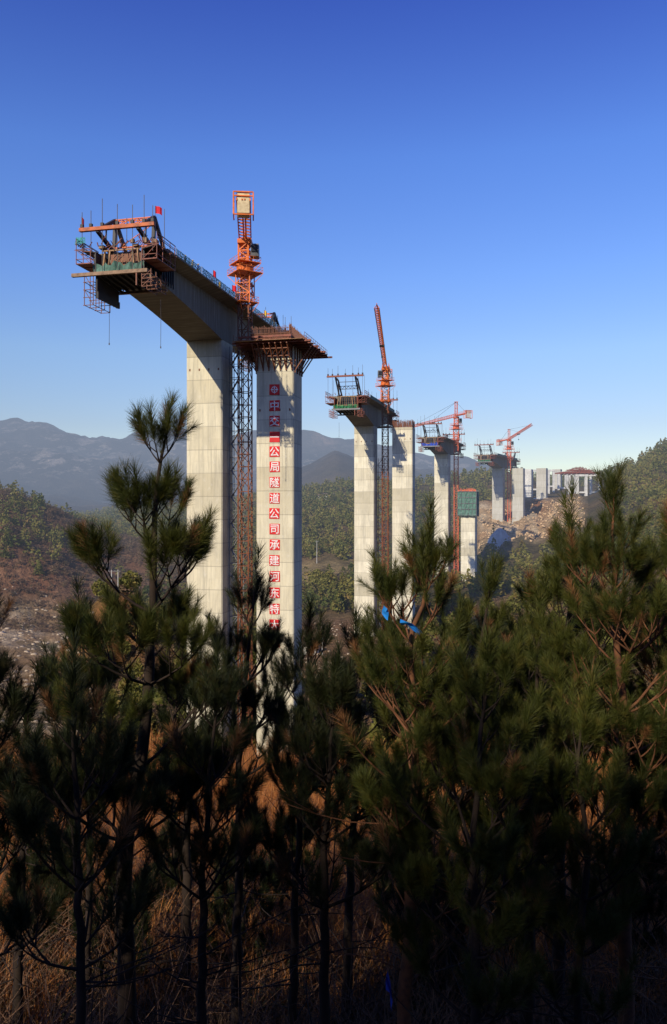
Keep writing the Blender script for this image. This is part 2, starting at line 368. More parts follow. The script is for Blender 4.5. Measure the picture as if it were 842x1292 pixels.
c = t.mix(t.math('MULTIPLY', f_, .8), c, (.50, .41, .33))
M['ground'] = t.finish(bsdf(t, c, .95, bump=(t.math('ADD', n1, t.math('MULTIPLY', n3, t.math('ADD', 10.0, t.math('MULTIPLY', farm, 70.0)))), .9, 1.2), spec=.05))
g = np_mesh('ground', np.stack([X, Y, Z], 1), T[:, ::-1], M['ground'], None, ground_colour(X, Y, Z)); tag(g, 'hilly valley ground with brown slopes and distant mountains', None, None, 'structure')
g.data.polygons.foreach_set('use_smooth', [True] * len(g.data.polygons))
def gz(x, y): return float(height(np.array([x]), np.array([y]))[0])

# ------------------------------------------------------------------ bridge tees
class Frame:
    """local frame at a pier's near left corner; a across, b along the bridge"""
    def __init__(s, px, Y, deg, zb):
        s.o = Vector(((px - CX) / F * Y, Y, zb)); s.t = R(deg); s.zb = zb
    def p(s, a, b, z=None):
        c, n = math.cos(s.t), math.sin(s.t)
        return Vector((s.o.x + a * c + b * n, s.o.y - a * n + b * c, s.zb if z is None else z))
BW, BD, OV = 7.4, 6.0, 2.6
def shaft(mb, z0, z1, a0=0, a1=BW, b0=0, b1=BD, ch=.22):
    P = [(a0 + ch, b0), (a1 - ch, b0), (a1, b0 + ch), (a1, b1 - ch), (a1 - ch, b1), (a0 + ch, b1), (a0, b1 - ch), (a0, b0 + ch)]
    mb.loft([[(x, y, z) for x, y in P] for z in (z0, z1)])
def ties(par, zs, mat, width=BW):
    m = MB()
    for z in zs:
        for k in range(4): x = width * (.1 + .265 * k); m.box(x - .14, x + .14, -.03, .05, z - .22, z + .22)
    m.build('form_tie', mat, par)
def depth(s, arm, d0, d1): return d0 + (d1 - d0) * max(0, 1 - s / arm) ** 1.35
def make_tee(fr, H, arm, label, mat, d1=7.8, d0=4.2, rebar=True):
    root = empty('concrete_pier', fr.o, label, 'bridge pier', 'piers carrying a cantilevered deck', -fr.t)
    h = H - fr.zb
    m = MB(); shaft(m, 0, h - d1 - .004); m.build('shaft', mat, root); ties(root, [h - d1 - 5.6], M['rust'])
    m = MB(); st = []
    n = 11
    ss = [arm * (1 - k / n) for k in range(n)]
    for s_ in ss: st.append((-s_, depth(s_, arm, d0, d1)))
    st.append((0, d1)); st.append((BD, d1))
    for s_ in reversed(ss): st.append((BD + s_, depth(s_, arm, d0, d1)))
    top = []; wl = []; wr = []; bot = []
    for y, d in st:
        e = .55
        top.append([(-OV, y, h), (-OV, y, h - .28), (0, y, h - .85), (e, y, h - .85), (e + .6, y, h - .4), (BW - e - .6, y, h - .4), (BW - e, y, h - .85), (BW, y, h - .85), (BW + OV, y, h - .28), (BW + OV, y, h)])
        wl.append([(0, y, h - .852), (0, y, h - d + .5), (e, y, h - d + .5), (e, y, h - .852)])
        wr.append([(BW - e, y, h - .852), (BW - e, y, h - d + .5), (BW, y, h - d + .5), (BW, y, h - .852)])
        bot.append([(0, y, h - d + .498), (0, y, h - d), (BW, y, h - d), (BW, y, h - d + .498)])
    for r_ in (top, wl, wr, bot): m.loft(r_)
    # diaphragms over the pier
    m.box(.56, BW - .56, 0, .8, h - d1 + .51, h - .86); m.box(.56, BW - .56, BD - .8, BD, h - d1 + .51, h - .86)
    m.build('box_girder', M['girder'], root)
    if rebar:
        m = MB()
        for y in np.arange(-arm + 1, BD + arm - 1, .9):
            for x in (-OV + .15, BW + OV - .15): m.bar((x, y, h), (x + rnd.uniform(-.05, .05), y, h + rnd.uniform(.5, 1.0)), .035)
        m.build('starter_bars', M['rust'], root)
    return root
T1 = Frame(235.3, 154, 13, -52); T2 = Frame(447, 288, 15, -49); T3 = Frame(548.1, 414, 20, -42); T4 = Frame(621, 540, 25, -15)
H1, H2, H3, H4 = 40.0, 37.2, 34.8, 33.9
A1, A2, A3, A4 = 30, 23.5, 22.5, 32
make_tee(T1, H1, A1, 'tallest nearest pier, pale concrete, with the long cantilevered deck reaching toward the left', M['pier1'])
make_tee(T2, H2, A2, 'pale banded pier and short cantilevered deck beneath the green-netted form traveller', M['pier2'])
make_tee(T3, H3, A3, 'third cantilever pier, flared under its deck, beside the green-wrapped pier', M['pier2'], d1=7.2)
make_tee(T4, H4, A4, 'farthest pier with a cantilevered deck, standing on the orange rock cut', M['pier3'], d1=7.2)

# fence nets on the deck edge
def fence(fr, H, x, y0, y1, label, zt=1.25, mat='net', step=2.2):
    root = empty('safety_fence', fr.p(x, y0, H), label, 'fence', 'safety fences on the bridge decks', -fr.t)
    L = y1 - y0; m = MB(); n = max(2, int(L / step)); prev = None
    pts = []
    for k in range(n * 2 + 1):
        y = L * k / (n * 2); pts.append((.04 + rnd.uniform(-.05, .05), y, zt + (rnd.uniform(-.12, .02) if k % 2 else 0)))
    for k in range(n * 2): 
        p, q = pts[k], pts[k + 1]; m.add([(p[0], p[1], .03), (q[0], q[1], .03), q, p], [(0, 1, 2, 3)])
    m.build('net', M[mat], root)
    m = MB()
    for k in range(n + 1): m.bar((-.04, L * k / n, 0), (-.04, L * k / n, zt + .15), .06)
    m.build('posts', M['grey'], root)
    m = MB(); m.bar((-.1, 0, zt), (-.1, L, zt), .05); m.bar((-.1, 0, zt * .5), (-.1, L, zt * .5), .04); m.build('rail', M['grey'], root)
fence(T1, H1, BW + OV - .12, -A1 + 14, BD + A1 - 1, 'teal net fence along the right edge of the nearest deck')
fence(T1, H1, BW + OV - .12, -A1 + 3.5, -A1 + 13.6, 'bare grey railing on the nearest deck beside the large form traveller', 1.1, 'grey' if False else 'netg', 1.6)
fence(T2, H2, BW + OV - .12, -A2 + 6, BD + A2 - 3, 'low net fence along the right edge of the second deck', 1.0, 'net2')
fence(T4, H4, BW + OV - .12, -A4 + 6, BD + A4 - 3, 'low net fence along the right edge of the farthest cantilevered deck', 1.0, 'net2')

# ------------------------------------------------------------------ form travellers
def lattice(m, P, Q, w, seg, t=.1, faces=4, tw=0, br=.06):
    """square lattice boom from P to Q"""
    P, Q = Vector(P), Vector(Q); d = (Q - P); L = d.length; d.normalize()
    up = Vector((0, 0, 1)) if abs(d.z) < .9 else Vector((math.cos(tw), math.sin(tw), 0))
    x = d.cross(up).normalized() * w / 2; y = x.cross(d).normalized() * w / 2
    cs = [-x - y, x - y, x + y, -x + y]
    for c_ in cs: m.bar(P + c_, Q + c_, t)
    n = max(1, round(L / seg))
    for k in range(n):
        a = P + d * L * k / n; b = P + d * L * (k + 1) / n
        for j in range(4):
            c0, c1 = cs[j], cs[(j + 1) % 4]
            m.bar(a + c0, a + c1, br)
            if k % 2: m.bar(a + c0, b + c1, br)
            else: m.bar(a + c1, b + c0, br)
def traveller(fr, H, arm, d0, style, label, rear=False, detail=True):
    root = empty('form_traveller', fr.p(0, -arm, H) if not rear else fr.p(BW, BD + arm, H), label, 'form traveller', 'form travellers at the deck ends', -fr.t + (math.pi if rear else 0))
    # local: x across, y<0 ahead of the deck end, z=0 deck top
    M_tr = M['dark'] if style == 2 else M['redsteel']
    fb = -4.2
    for side, x in (('l', .35), ('r', BW - .35)):
        m = MB()
        if style == 1: Fp, P, Mn, Rr = (x, fb, 2.1), (x, 1.4, 5.6), (x, 1.0, .35), (x, 6.0, .35)
        else: Fp, P, Mn, Rr = (x, fb, 5.5), (x, -.6, 5.1), (x, .6, .35), (x, 4.6, .35)
        w_ = .5 if style == 1 else .42
        if style == 1:
            for a_, b_ in ((Fp, P), (Fp, Mn), (P, Mn), (P, Rr), (Mn, Rr)): m.bar(a_, b_, w_)
            m.bar((x, -1.4, 3.85), (x, -1.6, 1.2), .18)
        else:
            m.bar(Fp, P, w_); m.bar(Fp, Mn, w_); m.bar(P, Rr, w_); m.bar(Mn, Rr, w_); m.bar(P, Mn, .26)
        m.box(x - .45, x + .45, -.5, 6.6, .0, .14)
        m.build('main_truss', M['dark'] if style == 1 or True else M_tr, root)
    m = MB(); bz = 2.35 if style == 1 else 5.9
    m.box(-2.6, BW + 2.4, fb - .3, fb + .3, bz - .25, bz + .28); 
    m.build('front_beam', M['beam'] if style == 1 else M['redsteel'], root)
    m = MB()
    if style == 1:
        lattice(m, (.35, 1.4, 5.1), (BW - .35, 1.4, 5.1), .8, 1.3, .13, br=.09)
        m.bar((.35, .9, 1), (BW - .35, .9, 1), .2); m.bar((.35, -1.4, 3.7), (BW - .35, -1.4, 3.7), .12); m.bar((.35, 1.2, .6), (BW - .35, 1.3, 4.6), .1)
    else:
        for zz in (4.6, 3.2, 2.2): m.bar((.35, -.2, zz), (BW - .35, -.2, zz), .16)
        nseg = 5
        for k in range(nseg):
            x0 = .35 + (BW - .7) * k / nseg; x1 = .35 + (BW - .7) * (k + 1) / nseg
            m.bar((x0, -.2, 2.2), ((x0 + x1) / 2, -.2, 3.2), .12); m.bar(((x0 + x1) / 2, -.2, 3.2), (x1, -.2, 2.2), .12)
    m.build('cross_bracing', M['orange'] if style == 1 else M['dark'], root)
    zb = -(d0 + (.25 if style == 1 else .75))
    for x in (-2.2, -.7, 1.2, BW / 2, BW - 1.2, BW + .7, BW + 2.1):
        low = zb if 0 < x < BW else -1.6
        m = MB(); m.bar((x, fb, low), (x, fb, bz + rnd.uniform(2.2, 4.8)), .075)
        hr = m.build('hanger_rod', M['cable'], root)
        m = MB(); m.box(x - .22, x + .22, fb - .22, fb + .22, bz + .364, bz + .85); m.build('anchor_block', M['dark'], hr)
    for x in (-1.7, BW * .35, BW + 1.6): m = MB(); m.bar((x, .9, -.9), (x, .9, rnd.uniform(3.5, 7.5)), .07); m.build('hanger_rod', M['cable'], root)
    # bottom platform
    m = MB(); m.box(-3.9 if style == 1 else -.9, BW + 1.3, fb - .25, fb + .25, zb - .3, zb + .22); m.box(-.9, BW + .9, 3.2, 3.7, zb - 1.2, zb - .8)
    m.build('bottom_beam', M['timber_dk'] if style == 1 else M['grey'], root)
    m = MB()
    for k in range(7):
        x = .3 + (BW - .6) * k / 6; m.bar((x, fb + .25, zb - .1), (x, 3.9, zb - .75), .2, .4)
    m.hexa([(.1, fb + .4, zb + .16), (BW - .1, fb + .4, zb + .16), (BW - .1, 3.5, zb - .45), (.1, 3.5, zb - .45), (.1, fb + .4, zb + .26), (BW - .1, fb + .4, zb + .26), (BW - .1, 3.5, zb - .35), (.1, 3.5, zb - .35)])
    m.build('bottom_form', M['dark'], root)
    # web forms and their cages
    for side in (-1, 1):
        x0 = -.06 if side < 0 else BW + .06
        m = MB(); xa, xb = sorted((x0, x0 + side * .14)); m.box(xa, xb, fb + .3, 1.6, zb + .35, -1.0)
        for k in range(7):
            y = fb + .5 + k * .85; m.box(*sorted((x0 + side * .15, x0 + side * .42)), y, y + .12, zb + .35, -.9)
        # wing form under the flange
        m.hexa([(x0, fb + .3, -1.15), (x0 + side * 2.6, fb + .3, -.62), (x0 + side * 2.6, 1.6, -.62), (x0, 1.6, -1.15), (x0, fb + .3, -1.0), (x0 + side * 2.6, fb + .3, -.47), (x0 + side * 2.6, 1.6, -.47), (x0, 1.6, -1.0)])
        m.build('side_form', M['dark'] if style == 1 else M['redsteel'], root)
        m = MB(); xo = x0 + side * 2.9
        for y in (fb - .4, fb + 1.6, 0, 1.8):
            m.bar((x0 + side * .5, y, -1.2), (xo + side * .3, y, -.75), .1); m.bar((xo, y, -2.9), (xo, y, .95), .09); m.bar((x0 + side * .5, y, -2.95), (xo, y, -2.9), .09)
            m.bar((x0 + side * .5, y, -2.95), (x0 + side * .5, y, -.9), .09); m.bar((x0 + side * .5, y, -2.95), (xo, y, -.75), .07)
        for zz in (-2.9, -2.2, -.7, .2, .9):
            m.bar((xo, fb - .5, zz), (xo, 2.0, zz), .08)
            if zz in (-2.2, -.7): m.bar((x0 + side * .5, fb - .4, zz), (xo, fb - .4, zz), .08)
        m.box(*sorted((x0 + side * .5, xo)), fb - .4, 2.0, -2.9, -2.8)
        m.build('working_platform', M['redsteel'], root)
        # ladder-like cages hanging below the beam
        zl = zb - (4.7 if style == 1 and side < 0 else 2.4)
        m = MB(); xi = x0 + side * .25; xj = x0 + side * 1.75
        for y in (fb, fb + 1.7, fb + 3.4, .9):
            for x in (xi, xj): m.bar((x, y, zb + .2), (x, y, zl), .09)
            for q in range(4): zz = zb - (zb - zl) * (q + 1) / 4; m.bar((xi, y, zz), (xj + side * .2, y, zz), .09)
        for q in (1, 2, 4):
            zz = zb - (zb - zl) * q / 4; m.bar((xi, fb, zz), (xi, .9, zz), .08); m.bar((xj, fb, zz), (xj, .9, zz), .08)
        m.bar((xi, fb, zl), (xj, fb, zl * .5 + zb * .5), .08); m.bar((xi, fb, zl * .5 + zb * .5), (xj, fb, zb), .08)
        if side > 0: m.bar((xi - .8, fb - .1, zb), (xi - .8, fb - .1, zl + .2), .2)
        m.build('hanging_cage', M['redsteel'] if style != 1 else M['rust'], root)
    if style == 1:
        m = MB(); m.box(-.05, .12, fb + .4, 3.0, zb - 3.6, zb - .1); m.box(.12, .3, fb + .4, 3.0, zb - 3.6, zb - 2.6)
        for k in range(8): m.box(-.2, -.05, fb + .5 + k * .9, fb + .62 + k * .9, zb - 3.6, zb - .2)
        m.build('form_panel', M['dark'], root)
    # inner form: timber frames round the opening
    m = MB()
    for x in (.65, 1.5, BW - 1.5, BW - .65): m.bar((x, fb + 1.2, -d0 + .5), (x + (.35 if x < 3 else -.35), fb + 1.2, -.6), .22)
    m.bar((.6, fb + 1.2, -.7), (BW - .6, fb + 1.2, -.7), .18); m.bar((.6, fb + 1.2, -d0 + .7), (BW - .6, fb + 1.2, -d0 + .7), .2)
    for k in range(9):
        x = .8 + (BW - 1.6) * k / 8; m.bar((x, fb + 1.6, -d0 + .6), (x, fb + 1.6, -.5), .05)
    m.build('inner_frame', M['board'], root)
    m = MB(); m.box(.8, BW - .8, fb + 3.3, fb + 3.5, -d0 + .5, -.6)
    m.build('end_form', M['rust'] if style == 1 else M['cab'], root)
    # net bundled on the platform
    m = MB(); n = 16; rows = []
    for k in range(n + 1):
        x = -.6 + (BW + 1.0) * k / n; rows.append([(x, fb + .5 + rnd.uniform(-.2, .2), zb + .3), (x + rnd.uniform(-.1, .1), fb + .3 + rnd.uniform(-.3, .3), zb + 1.0 + rnd.uniform(0, .9))])
    for k in range(n): m.add([rows[k][0], rows[k + 1][0], rows[k + 1][1], rows[k][1]], [(0, 1, 2, 3)])
    m.build('platform_net', M['net2'] if style == 1 else (M['netg'] if detail else M['bluefar']), root)
    if style == 1:
        m = MB(); m.add([(-3.2, fb - .4, .1), (-1.4, fb - .4, .2), (-1.4, fb - .5, 1.05), (-3.0, fb - .4, 1.2)], [(0, 1, 2, 3)]); m.add([(-3.2, fb - .4, .1), (-3.2, fb + 2.5, .1), (-3.0, fb + 2.5, 1.1), (-3.0, fb - .4, 1.2)], [(0, 1, 2, 3)])
        m.build('corner_net', M['net'], root)
    # deck rail and litter of planks
    m = MB()
    for x in (-2.9, BW + 2.9):
        for zz in (.5, 1.0): m.bar((x, fb - .4, zz), (x, 2, zz), .06)
    for x in np.linspace(-2.4, BW + 2.2, 9): m.bar((x, fb - .2 + rnd.uniform(-.2, .2), -.35), (x + rnd.uniform(-.6, .6), fb + .1, rnd.uniform(.1, .6)), .12)
    m.build('guard_rail', M['rust'], root)
    if style == 1:
        rb_ = random.Random(3)
        m = MB()
        for k in range(70):
            x = rb_.uniform(-3.0, BW + 2.8); y = rb_.uniform(fb, 2.5); z0_ = rb_.choice((-1.2, -.4, -.3, -2.6)) if (x < 0 or x > BW) else rb_.uniform(-.5, .2)
            m.bar((x, y, z0_), (x + rb_.uniform(-1.1, 1.1), y + rb_.uniform(-.6, .6), z0_ + rb_.uniform(.3, 1.5)), rb_.uniform(.05, .13))
        m.build('loose_props', M['redsteel'], root)
        m = MB()
        for k in range(14):
            x = rb_.uniform(-2.8, BW + 2.2); y = rb_.uniform(fb + .5, 6); w2 = rb_.uniform(.3, 1.0); h2 = rb_.uniform(.25, .8); m.box(x, x + w2, y, y + w2 * 1.3, .15 + k * .003, .15 + h2)
        m.build('stacked_materials', M['timber_dk'], root)
        for sgn in (-1, 1):
            xx = -.5 if sgn < 0 else BW + .5
            m = MB(); m.box(*sorted((xx, xx + sgn * .12)), 1.7, 6.2, -3.9, -1.0)
            for k in range(6): m.box(*sorted((xx + sgn * .14, xx + sgn * .34)), 1.8 + k * .85, 1.9 + k * .85, -4.6, -.9)
            m.build('rear_side_form', M['dark'], root)
    return root
traveller(T1, H1, A1, 4.2, 1, 'large orange and dark form traveller at the tip of the nearest deck')
traveller(T1, H1, A1, 4.2, 1, 'rear form traveller of the nearest deck, its peak above the platform', rear=True)
traveller(T2, H2, A2, 4.2, 2, 'form traveller with bright green net at the tip of the second deck')
traveller(T2, H2, A2, 4.2, 2, 'rear form traveller of the second deck behind the tall leaning crane', rear=True)
traveller(T3, H3, A3, 4.2, 2, 'form traveller with blue tarp inside at the tip of the third deck', detail=False)
traveller(T3, H3, A3, 4.2, 2, 'rear form traveller of the third deck right of its crane', rear=True)
traveller(T4, H4, A4, 4.2, 2, 'form traveller at the left tip of the farthest cantilevered deck')
traveller(T4, H4, A4, 4.2, 2, 'rear form traveller at the right end of the farthest deck', rear=True)

# dangling ropes
def rope(p, L, label):
    m = MB(); pts = [(0, 0, 0), (.03, 0, -L * .5), (0, 0, -L)]; m.tube(pts, .035, 5); m.box(-.07, .07, -.07, .07, -L - .3, -L)
    o = m.build('hanging_rope', M['cable']); o.location = p; tag(o, label, 'rope', 'ropes hanging below the form travellers')
rope(W(138, 384, 121), 5.9, 'long dark rope hanging below the left corner of the large traveller')
rope(W(203, 378, 122), 7.2, 'dark rope hanging below the right side of the nearest deck tip')
rope(W(428, 533, 262), 4.6, 'thin rope hanging under the second form traveller')

# ------------------------------------------------------------------ right-hand piers
R1z, R2z, R3z, R4z, R5z = -51, -48, -42, -13, 5
root = empty('concrete_pier', (0, 0, 0), 'pale pier carrying the red lettered signs and a bracketed platform', 'bridge pier', 'piers without a deck'); f = Frame(323.5, 150.7, 13, R1z)
root.location = f.o; root.rotation_euler.z = -f.t; FR1 = f
top = 30.4 - R1z
m = MB(); shaft(m, 0, top); m.build('shaft', M['pier1'], root); ties(root, [top - 12], M['rust'])
plat = empty('formwork_platform', f.p(0, 0, 30.404), 'rust-brown formwork and timber deck on brackets atop the lettered pier', 'platform', None, -f.t)
m = MB()     # joists, deck
for k in range(10):
    y = -3.2 + k * 1.9; m.bar((-3.6, y, .2), (BW + 3.6 + (.6 if k % 3 == 0 else 0), y, .2), .28, .34)
m.build('joists', M['redsteel'], plat)
m = MB()
for k in range(30):
    y = -4.2 + k * .62; m.box(-3.2 + rnd.uniform(-.5, .3), BW + 3.1 + rnd.uniform(-.4, .7), y, y + .55, .385, .46)
m.build('deck_boards', M['board'], plat)
m = MB()
for k in range(7):      # front brackets
    x = .3 + k * 1.13
    m.bar((x, -.12, -4.3), (x, -3.6, .0), .2); m.bar((x, -.12, -.1), (x, -3.7, -.1), .22); m.bar((x, -.15, 0), (x, -.15, -4.6), .22); m.bar((x, -.15, -2.2), (x, -1.9, -.1), .14)
for y in (.5, 2.2, 3.9, 5.5):
    for sx, x in ((-1, -.1), (1, BW + .1)):
        m.bar((x, y, -4.6), (x + sx * 3.2, y, 0), .2); m.bar((x, y, -.1), (x + sx * 3.3, y, -.1), .2); m.bar((x + sx * .05, y, 0), (x + sx * .05, y, -5), .2)
m.bar((0.1, -1.7, -2.1), (BW - .1, -1.7, -2.1), .16); m.bar((.1, -2.8, -.9), (BW - .1, -2.8, -.9), .16)
for k in range(6):
    x = .3 + k * 1.13; m.bar((x, -1.75, -2.1), (x + 1.13, -2.8, -.9), .1)
for y in (7.5, 9.5, 11.5, 13):
    for x in (1, 3.7, 6.4): m.bar((x, 6.1, -5 ), (x, y, .0), .16)
m.build('brackets', M['rust'], plat)
m = MB()
m.box(.0, BW, -2.6, -2.45, .47, 1.9); m.box(-.0, .15, -2.45, 9, .47, 2.0); m.box(BW - .15, BW, -2.45, 9, .47, 1.8)
for k in range(30): x = -.1 + k * (BW + .2) / 29; m.bar((x, -2.7, .47), (x + rnd.uniform(-.05, .05), -2.7, 3.0 + rnd.uniform(0, .4)), .08)
for k in range(45): y = -3.2 + k * 12.6 / 44; m.bar((BW + .12, y, .47), (BW + .12, y, 3.1 + rnd.uniform(0, .6)), .07)
for zz in (1.0, 1.9, 2.8): m.bar((0, -2.8, zz), (BW + .3, -2.8, zz), .07)
m.build('side_forms', M['rust'], plat)
m = MB(); m.box(-2.2, BW + .6, -3.95, -3.6, .95, 1.3); m.box(-2.2, BW + .6, -3.95, -3.6, .5, .62)
for k in range(9): m.bar((-2 + k * 1.15, -3.8, .5), (-1.5 + k * 1.15, -3.8, 1.0), .1)
m.build('edge_girder', M['redsteel'], plat)
m = MB()
for s_ in ((-3.2, -4.1), (BW + 3.2, -4.1)):
    pass
for k in range(12): y = -4.1 + k * 1.6; m.bar((BW + 3.2, y, .46), (BW + 3.2, y, 1.6), .06); m.bar((-3.1, y, .46), (-3.1, y, 1.6), .06)
for zz in (1.0, 1.55): m.bar((BW + 3.2, -4.1, zz), (BW + 3.2, 13.6, zz), .05); m.bar((-3.1, -4.1, zz), (-3.1, 13.6, zz), .05)
m.build('guard_rail', M['rust'], plat)

def plain_pier(px, Y, deg, zb, ztop, label, mat, crown=0, w_=BW, d_=BD, plinth=0):
    f = Frame(px, Y, deg, zb); root = empty('concrete_pier', f.o, label, 'bridge pier', 'piers without a deck', -f.t)
    m = MB(); shaft(m, 0, ztop - zb, 0, w_, 0, d_); m.build('shaft', mat, root)
    if crown: ties(root, [ztop - zb - 4.2], M['rust'], w_)
    if crown:
        m = MB()
        for k in range(46):
            x = .15 + (w_ - .3) * k / 45
            for y in (.15, .45, d_ - .2): m.bar((x, y, ztop - zb), (x + rnd.uniform(-.12, .12), y, ztop - zb + crown * rnd.uniform(.8, 1.12)), .075)
        for k in range(36):
            y = .2 + (d_ - .4) * k / 35
            for x in (.15, w_ - .15): m.bar((x, y, ztop - zb), (x, y + rnd.uniform(-.12, .12), ztop - zb + crown * rnd.uniform(.8, 1.12)), .075)
        m.build('rebar_crown', M['rust'], root)
    if plinth:
        m = MB(); m.box(-1.6, w_ + 1.6, -1.6, d_ + 1.6, -3, plinth); m.build('plinth', M['white_conc'], root)
    return f
FR2 = plain_pier(494.9, 284.4, 15, R2z, 28.6, 'pale banded pier crowned with rusty starter bars, beside the second deck', M['pier2'], 2.5)
FR3 = plain_pier(581.5, 410, 20, R3z, -4, 'short pale pier wrapped at its top in green netting', M['pier2'], 0, 7.4)
FR4 = plain_pier(646.4, 534, 25, R4z, 26.2, 'grey panelled pier on a white plinth right of the farthest cantilever', M['pier3'], plinth=2.6)
FR5 = plain_pier(676.8, 600, 27, R5z, 29.5, 'broad pale pier on a plinth atop the orange rock cut', M['pier3'], plinth=2.0)
plain_pier(658.5, 612, 27, -2, 29.2, 'slim pale pier peeping out behind the panelled grey pier', M['white_conc'])
plain_pier(697, 720, 30, 8, 34.4, 'farthest plain pier behind the row of portal bents', M['pier3'])
# green-wrapped climbing form
f = Frame(577.5, 409, 20, -4); root = empty('climbing_formwork', f.p(0, 0, -4), 'green-netted climbing formwork wrapped round the top of the short pier', 'formwork', None, -f.t)
m = MB(); W3 = 9.6; D3 = 8
def wavy(m, p, q, z0, z1, n=14):
    p, q = Vector(p), Vector(q); nn = Vector((q.y - p.y, p.x - q.x, 0)).normalized()
    g_ = [[p.lerp(q, k / n) + nn * rnd.uniform(-.38, .22) + Vector((0, 0, z0 + (z1 - z0) * j / 8)) for k in range(n + 1)] for j in range(9)]
    vs = [v for r_ in g_ for v in r_]; fs = [(j * (n + 1) + k, j * (n + 1) + k + 1, (j + 1) * (n + 1) + k + 1, (j + 1) * (n + 1) + k) for j in range(8) for k in range(n)]
    m.add(vs, fs)
C4 = [(0, 0, 0), (W3, 0, 0), (W3, D3, 0), (0, D3, 0)]
for k in range(4): wavy(m, C4[k], C4[(k + 1) % 4], -.5, 12)
m.build('net_wrap', M['net2'], root)
m = MB()
for zz in (0, 3, 6, 9, 12):
    m.box(-.2, W3 + .2, -.25, 0, zz - .1, zz + .1); m.box(W3, W3 + .2, 0, D3, zz - .1, zz + .1); m.box(-.2, -.02, 0, D3, zz - .1, zz + .1); m.box(-.2, W3 + .2, D3, D3 + .2, zz - .1, zz + .1)
for x in np.linspace(0, W3, 6): m.bar((x, -.1, -.8), (x, -.1, 13), .12)
for y in np.linspace(0, D3, 5): m.bar((W3 + .1, y, -.8), (W3 + .1, y, 13), .12)
m.build('scaffold_frame', M['grey'], root)
m = MB(); 
for k in range(40):
    x = 1.1 + 7.4 * k / 39
    for y in (1.1, 6.8): m.bar((x, y, .0), (x, y, 13.4 + rnd.uniform(-.6, .6)), .1)
m.bar((0, .3, 12.6), (W3, .3, 12.6), .35); m.build('rebar_cage', M['orange_far'], root)

# ------------------------------------------------------------------ approach bents
def bent(px0, px1, Y, ytop, ybot, label, t=1.5, dep=1.8, ties_=(.62,), deg=0):
    X0 = (px0 - CX) / F * Y; wd = (px1 - px0) / F * Y; z1 = (HZ - ytop) / F * Y; z0 = (HZ - ybot) / F * Y
    root = empty('portal_bent', (X0, Y, z0 - 3), label, 'portal bent', 'white concrete portal bents', -R(deg)); h = z1 - z0 + 3
    for x in (0, wd - t):
        m = MB(); m.box(x, x + t, 0, dep, 0, h - 1.503); m.build('column', M['white_conc'], root)
    m = MB(); m.box(-.6, wd + .6, -.2, dep + .2, h - 1.5, h); m.build('cap_beam', M['white_conc'], root)
    for q in ties_:
        m = MB(); m.box(t + .003, wd - t - .003, .25, dep - .25, h * (1 - q) - .6, h * (1 - q) + .6); m.build('tie_beam', M['white_conc'], root)
bent(667.5, 682, 640, 592.5, 628, 'leftmost white portal bent, its column left of the broad pale pier', 1.7)
bent(690.5, 700, 680, 592.5, 622, 'white portal bent just right of the broad pale pier')
bent(704, 717.5, 700, 595, 624, 'white portal bent in the middle of the approach row', 1.6)
bent(727.5, 741.5, 610, 598.5, 630, 'nearest white portal bent under the red staging', 1.9, 2.2)
bent(744, 757, 640, 598.5, 630, 'shadowed portal bent at the right end of the approach row', 1.6, 2.2, deg=35)
bent(713, 727, 720, 597, 624, 'portal bent half hidden beneath the red staging', 1.6)
bent(683, 694, 655, 593, 627, 'white portal bent partly behind the broad pale pier', 1.7)
bent(717.5, 728, 655, 597, 627, 'white portal bent under the left end of the red staging', 1.7, ties_=(.45,))
# red steel staging over them
z_ = W(0, 598, 610).z + .1
root = empty('steel_staging', (W(716, 0, 612).x, 612, z_), 'dark red steel staging laid over the rightmost portal bents', 'staging')
m = MB(); L = 23
for k in range(9): m.bar((-3 + k * 3.2, -2, .4), (-3 + k * 3.2 + 4, 22, .4), .5, .8)
for k in range(8): m.bar((-4, -2 + k * 3.2, 1.3), (L, -2 + k * 3.2, 1.3), .4, .8)
m.build('floor_beams', M['redsteel'], root)
m = MB()
for k in range(8):
    y = 2 + k * 2.6
    for j in range(7):
        x0 = 4.5 + j * 2.4; hh = 4.6 - abs(j - 2.3) * .75 + rnd.uniform(-.4, .4)
        m.bar((x0, y, 1.5), (x0 + 1.2, y, 1.5 + hh), .26); m.bar((x0 + 1.2, y, 1.5 + hh), (x0 + 2.4, y, 1.5), .26)
for q in range(4): m.bar((4, 2 + q * 6, 3.2), (22, 2 + q * 6, 3.0), .35)
m.build('trusses', M['redsteel'], root)

# retaining face in the cut
p = W(616, 695, 474); m = MB()
wd = 15.5; n = 10; vs = []
for j in range(6):
    for k in range(n + 1): vs.append((wd * k / n + rnd.uniform(-.5, .5), 6.5 * j / 5 + rnd.uniform(-.4, .4), 13.5 * j / 5 * (1 - 2.6 * ((k - 5.5) / n) ** 2)))
m.add(vs, [(j * (n + 1) + k, j * (n + 1) + k + 1, (j + 1) * (n + 1) + k + 1, (j + 1) * (n + 1) + k) for j in range(5) for k in range(n)])
t = NT('sprayed_concrete'); gp = t.n('ShaderNodeTexCoord').outputs['Object']; nn_ = t.noise(t.mapping(gp, (.5, .5, .2)), 1.2, 5)
M['shot'] = t.finish(bsdf(t, t.mix(t.ramp(nn_, .3, .7), (.30, .31, .31), (.44, .44, .42)), .9))
o = m.build('retaining_wall', M['shot']); o.location = p; tag(o, 'smooth grey sprayed-concrete face below the farthest cantilever pier', 'retaining wall')

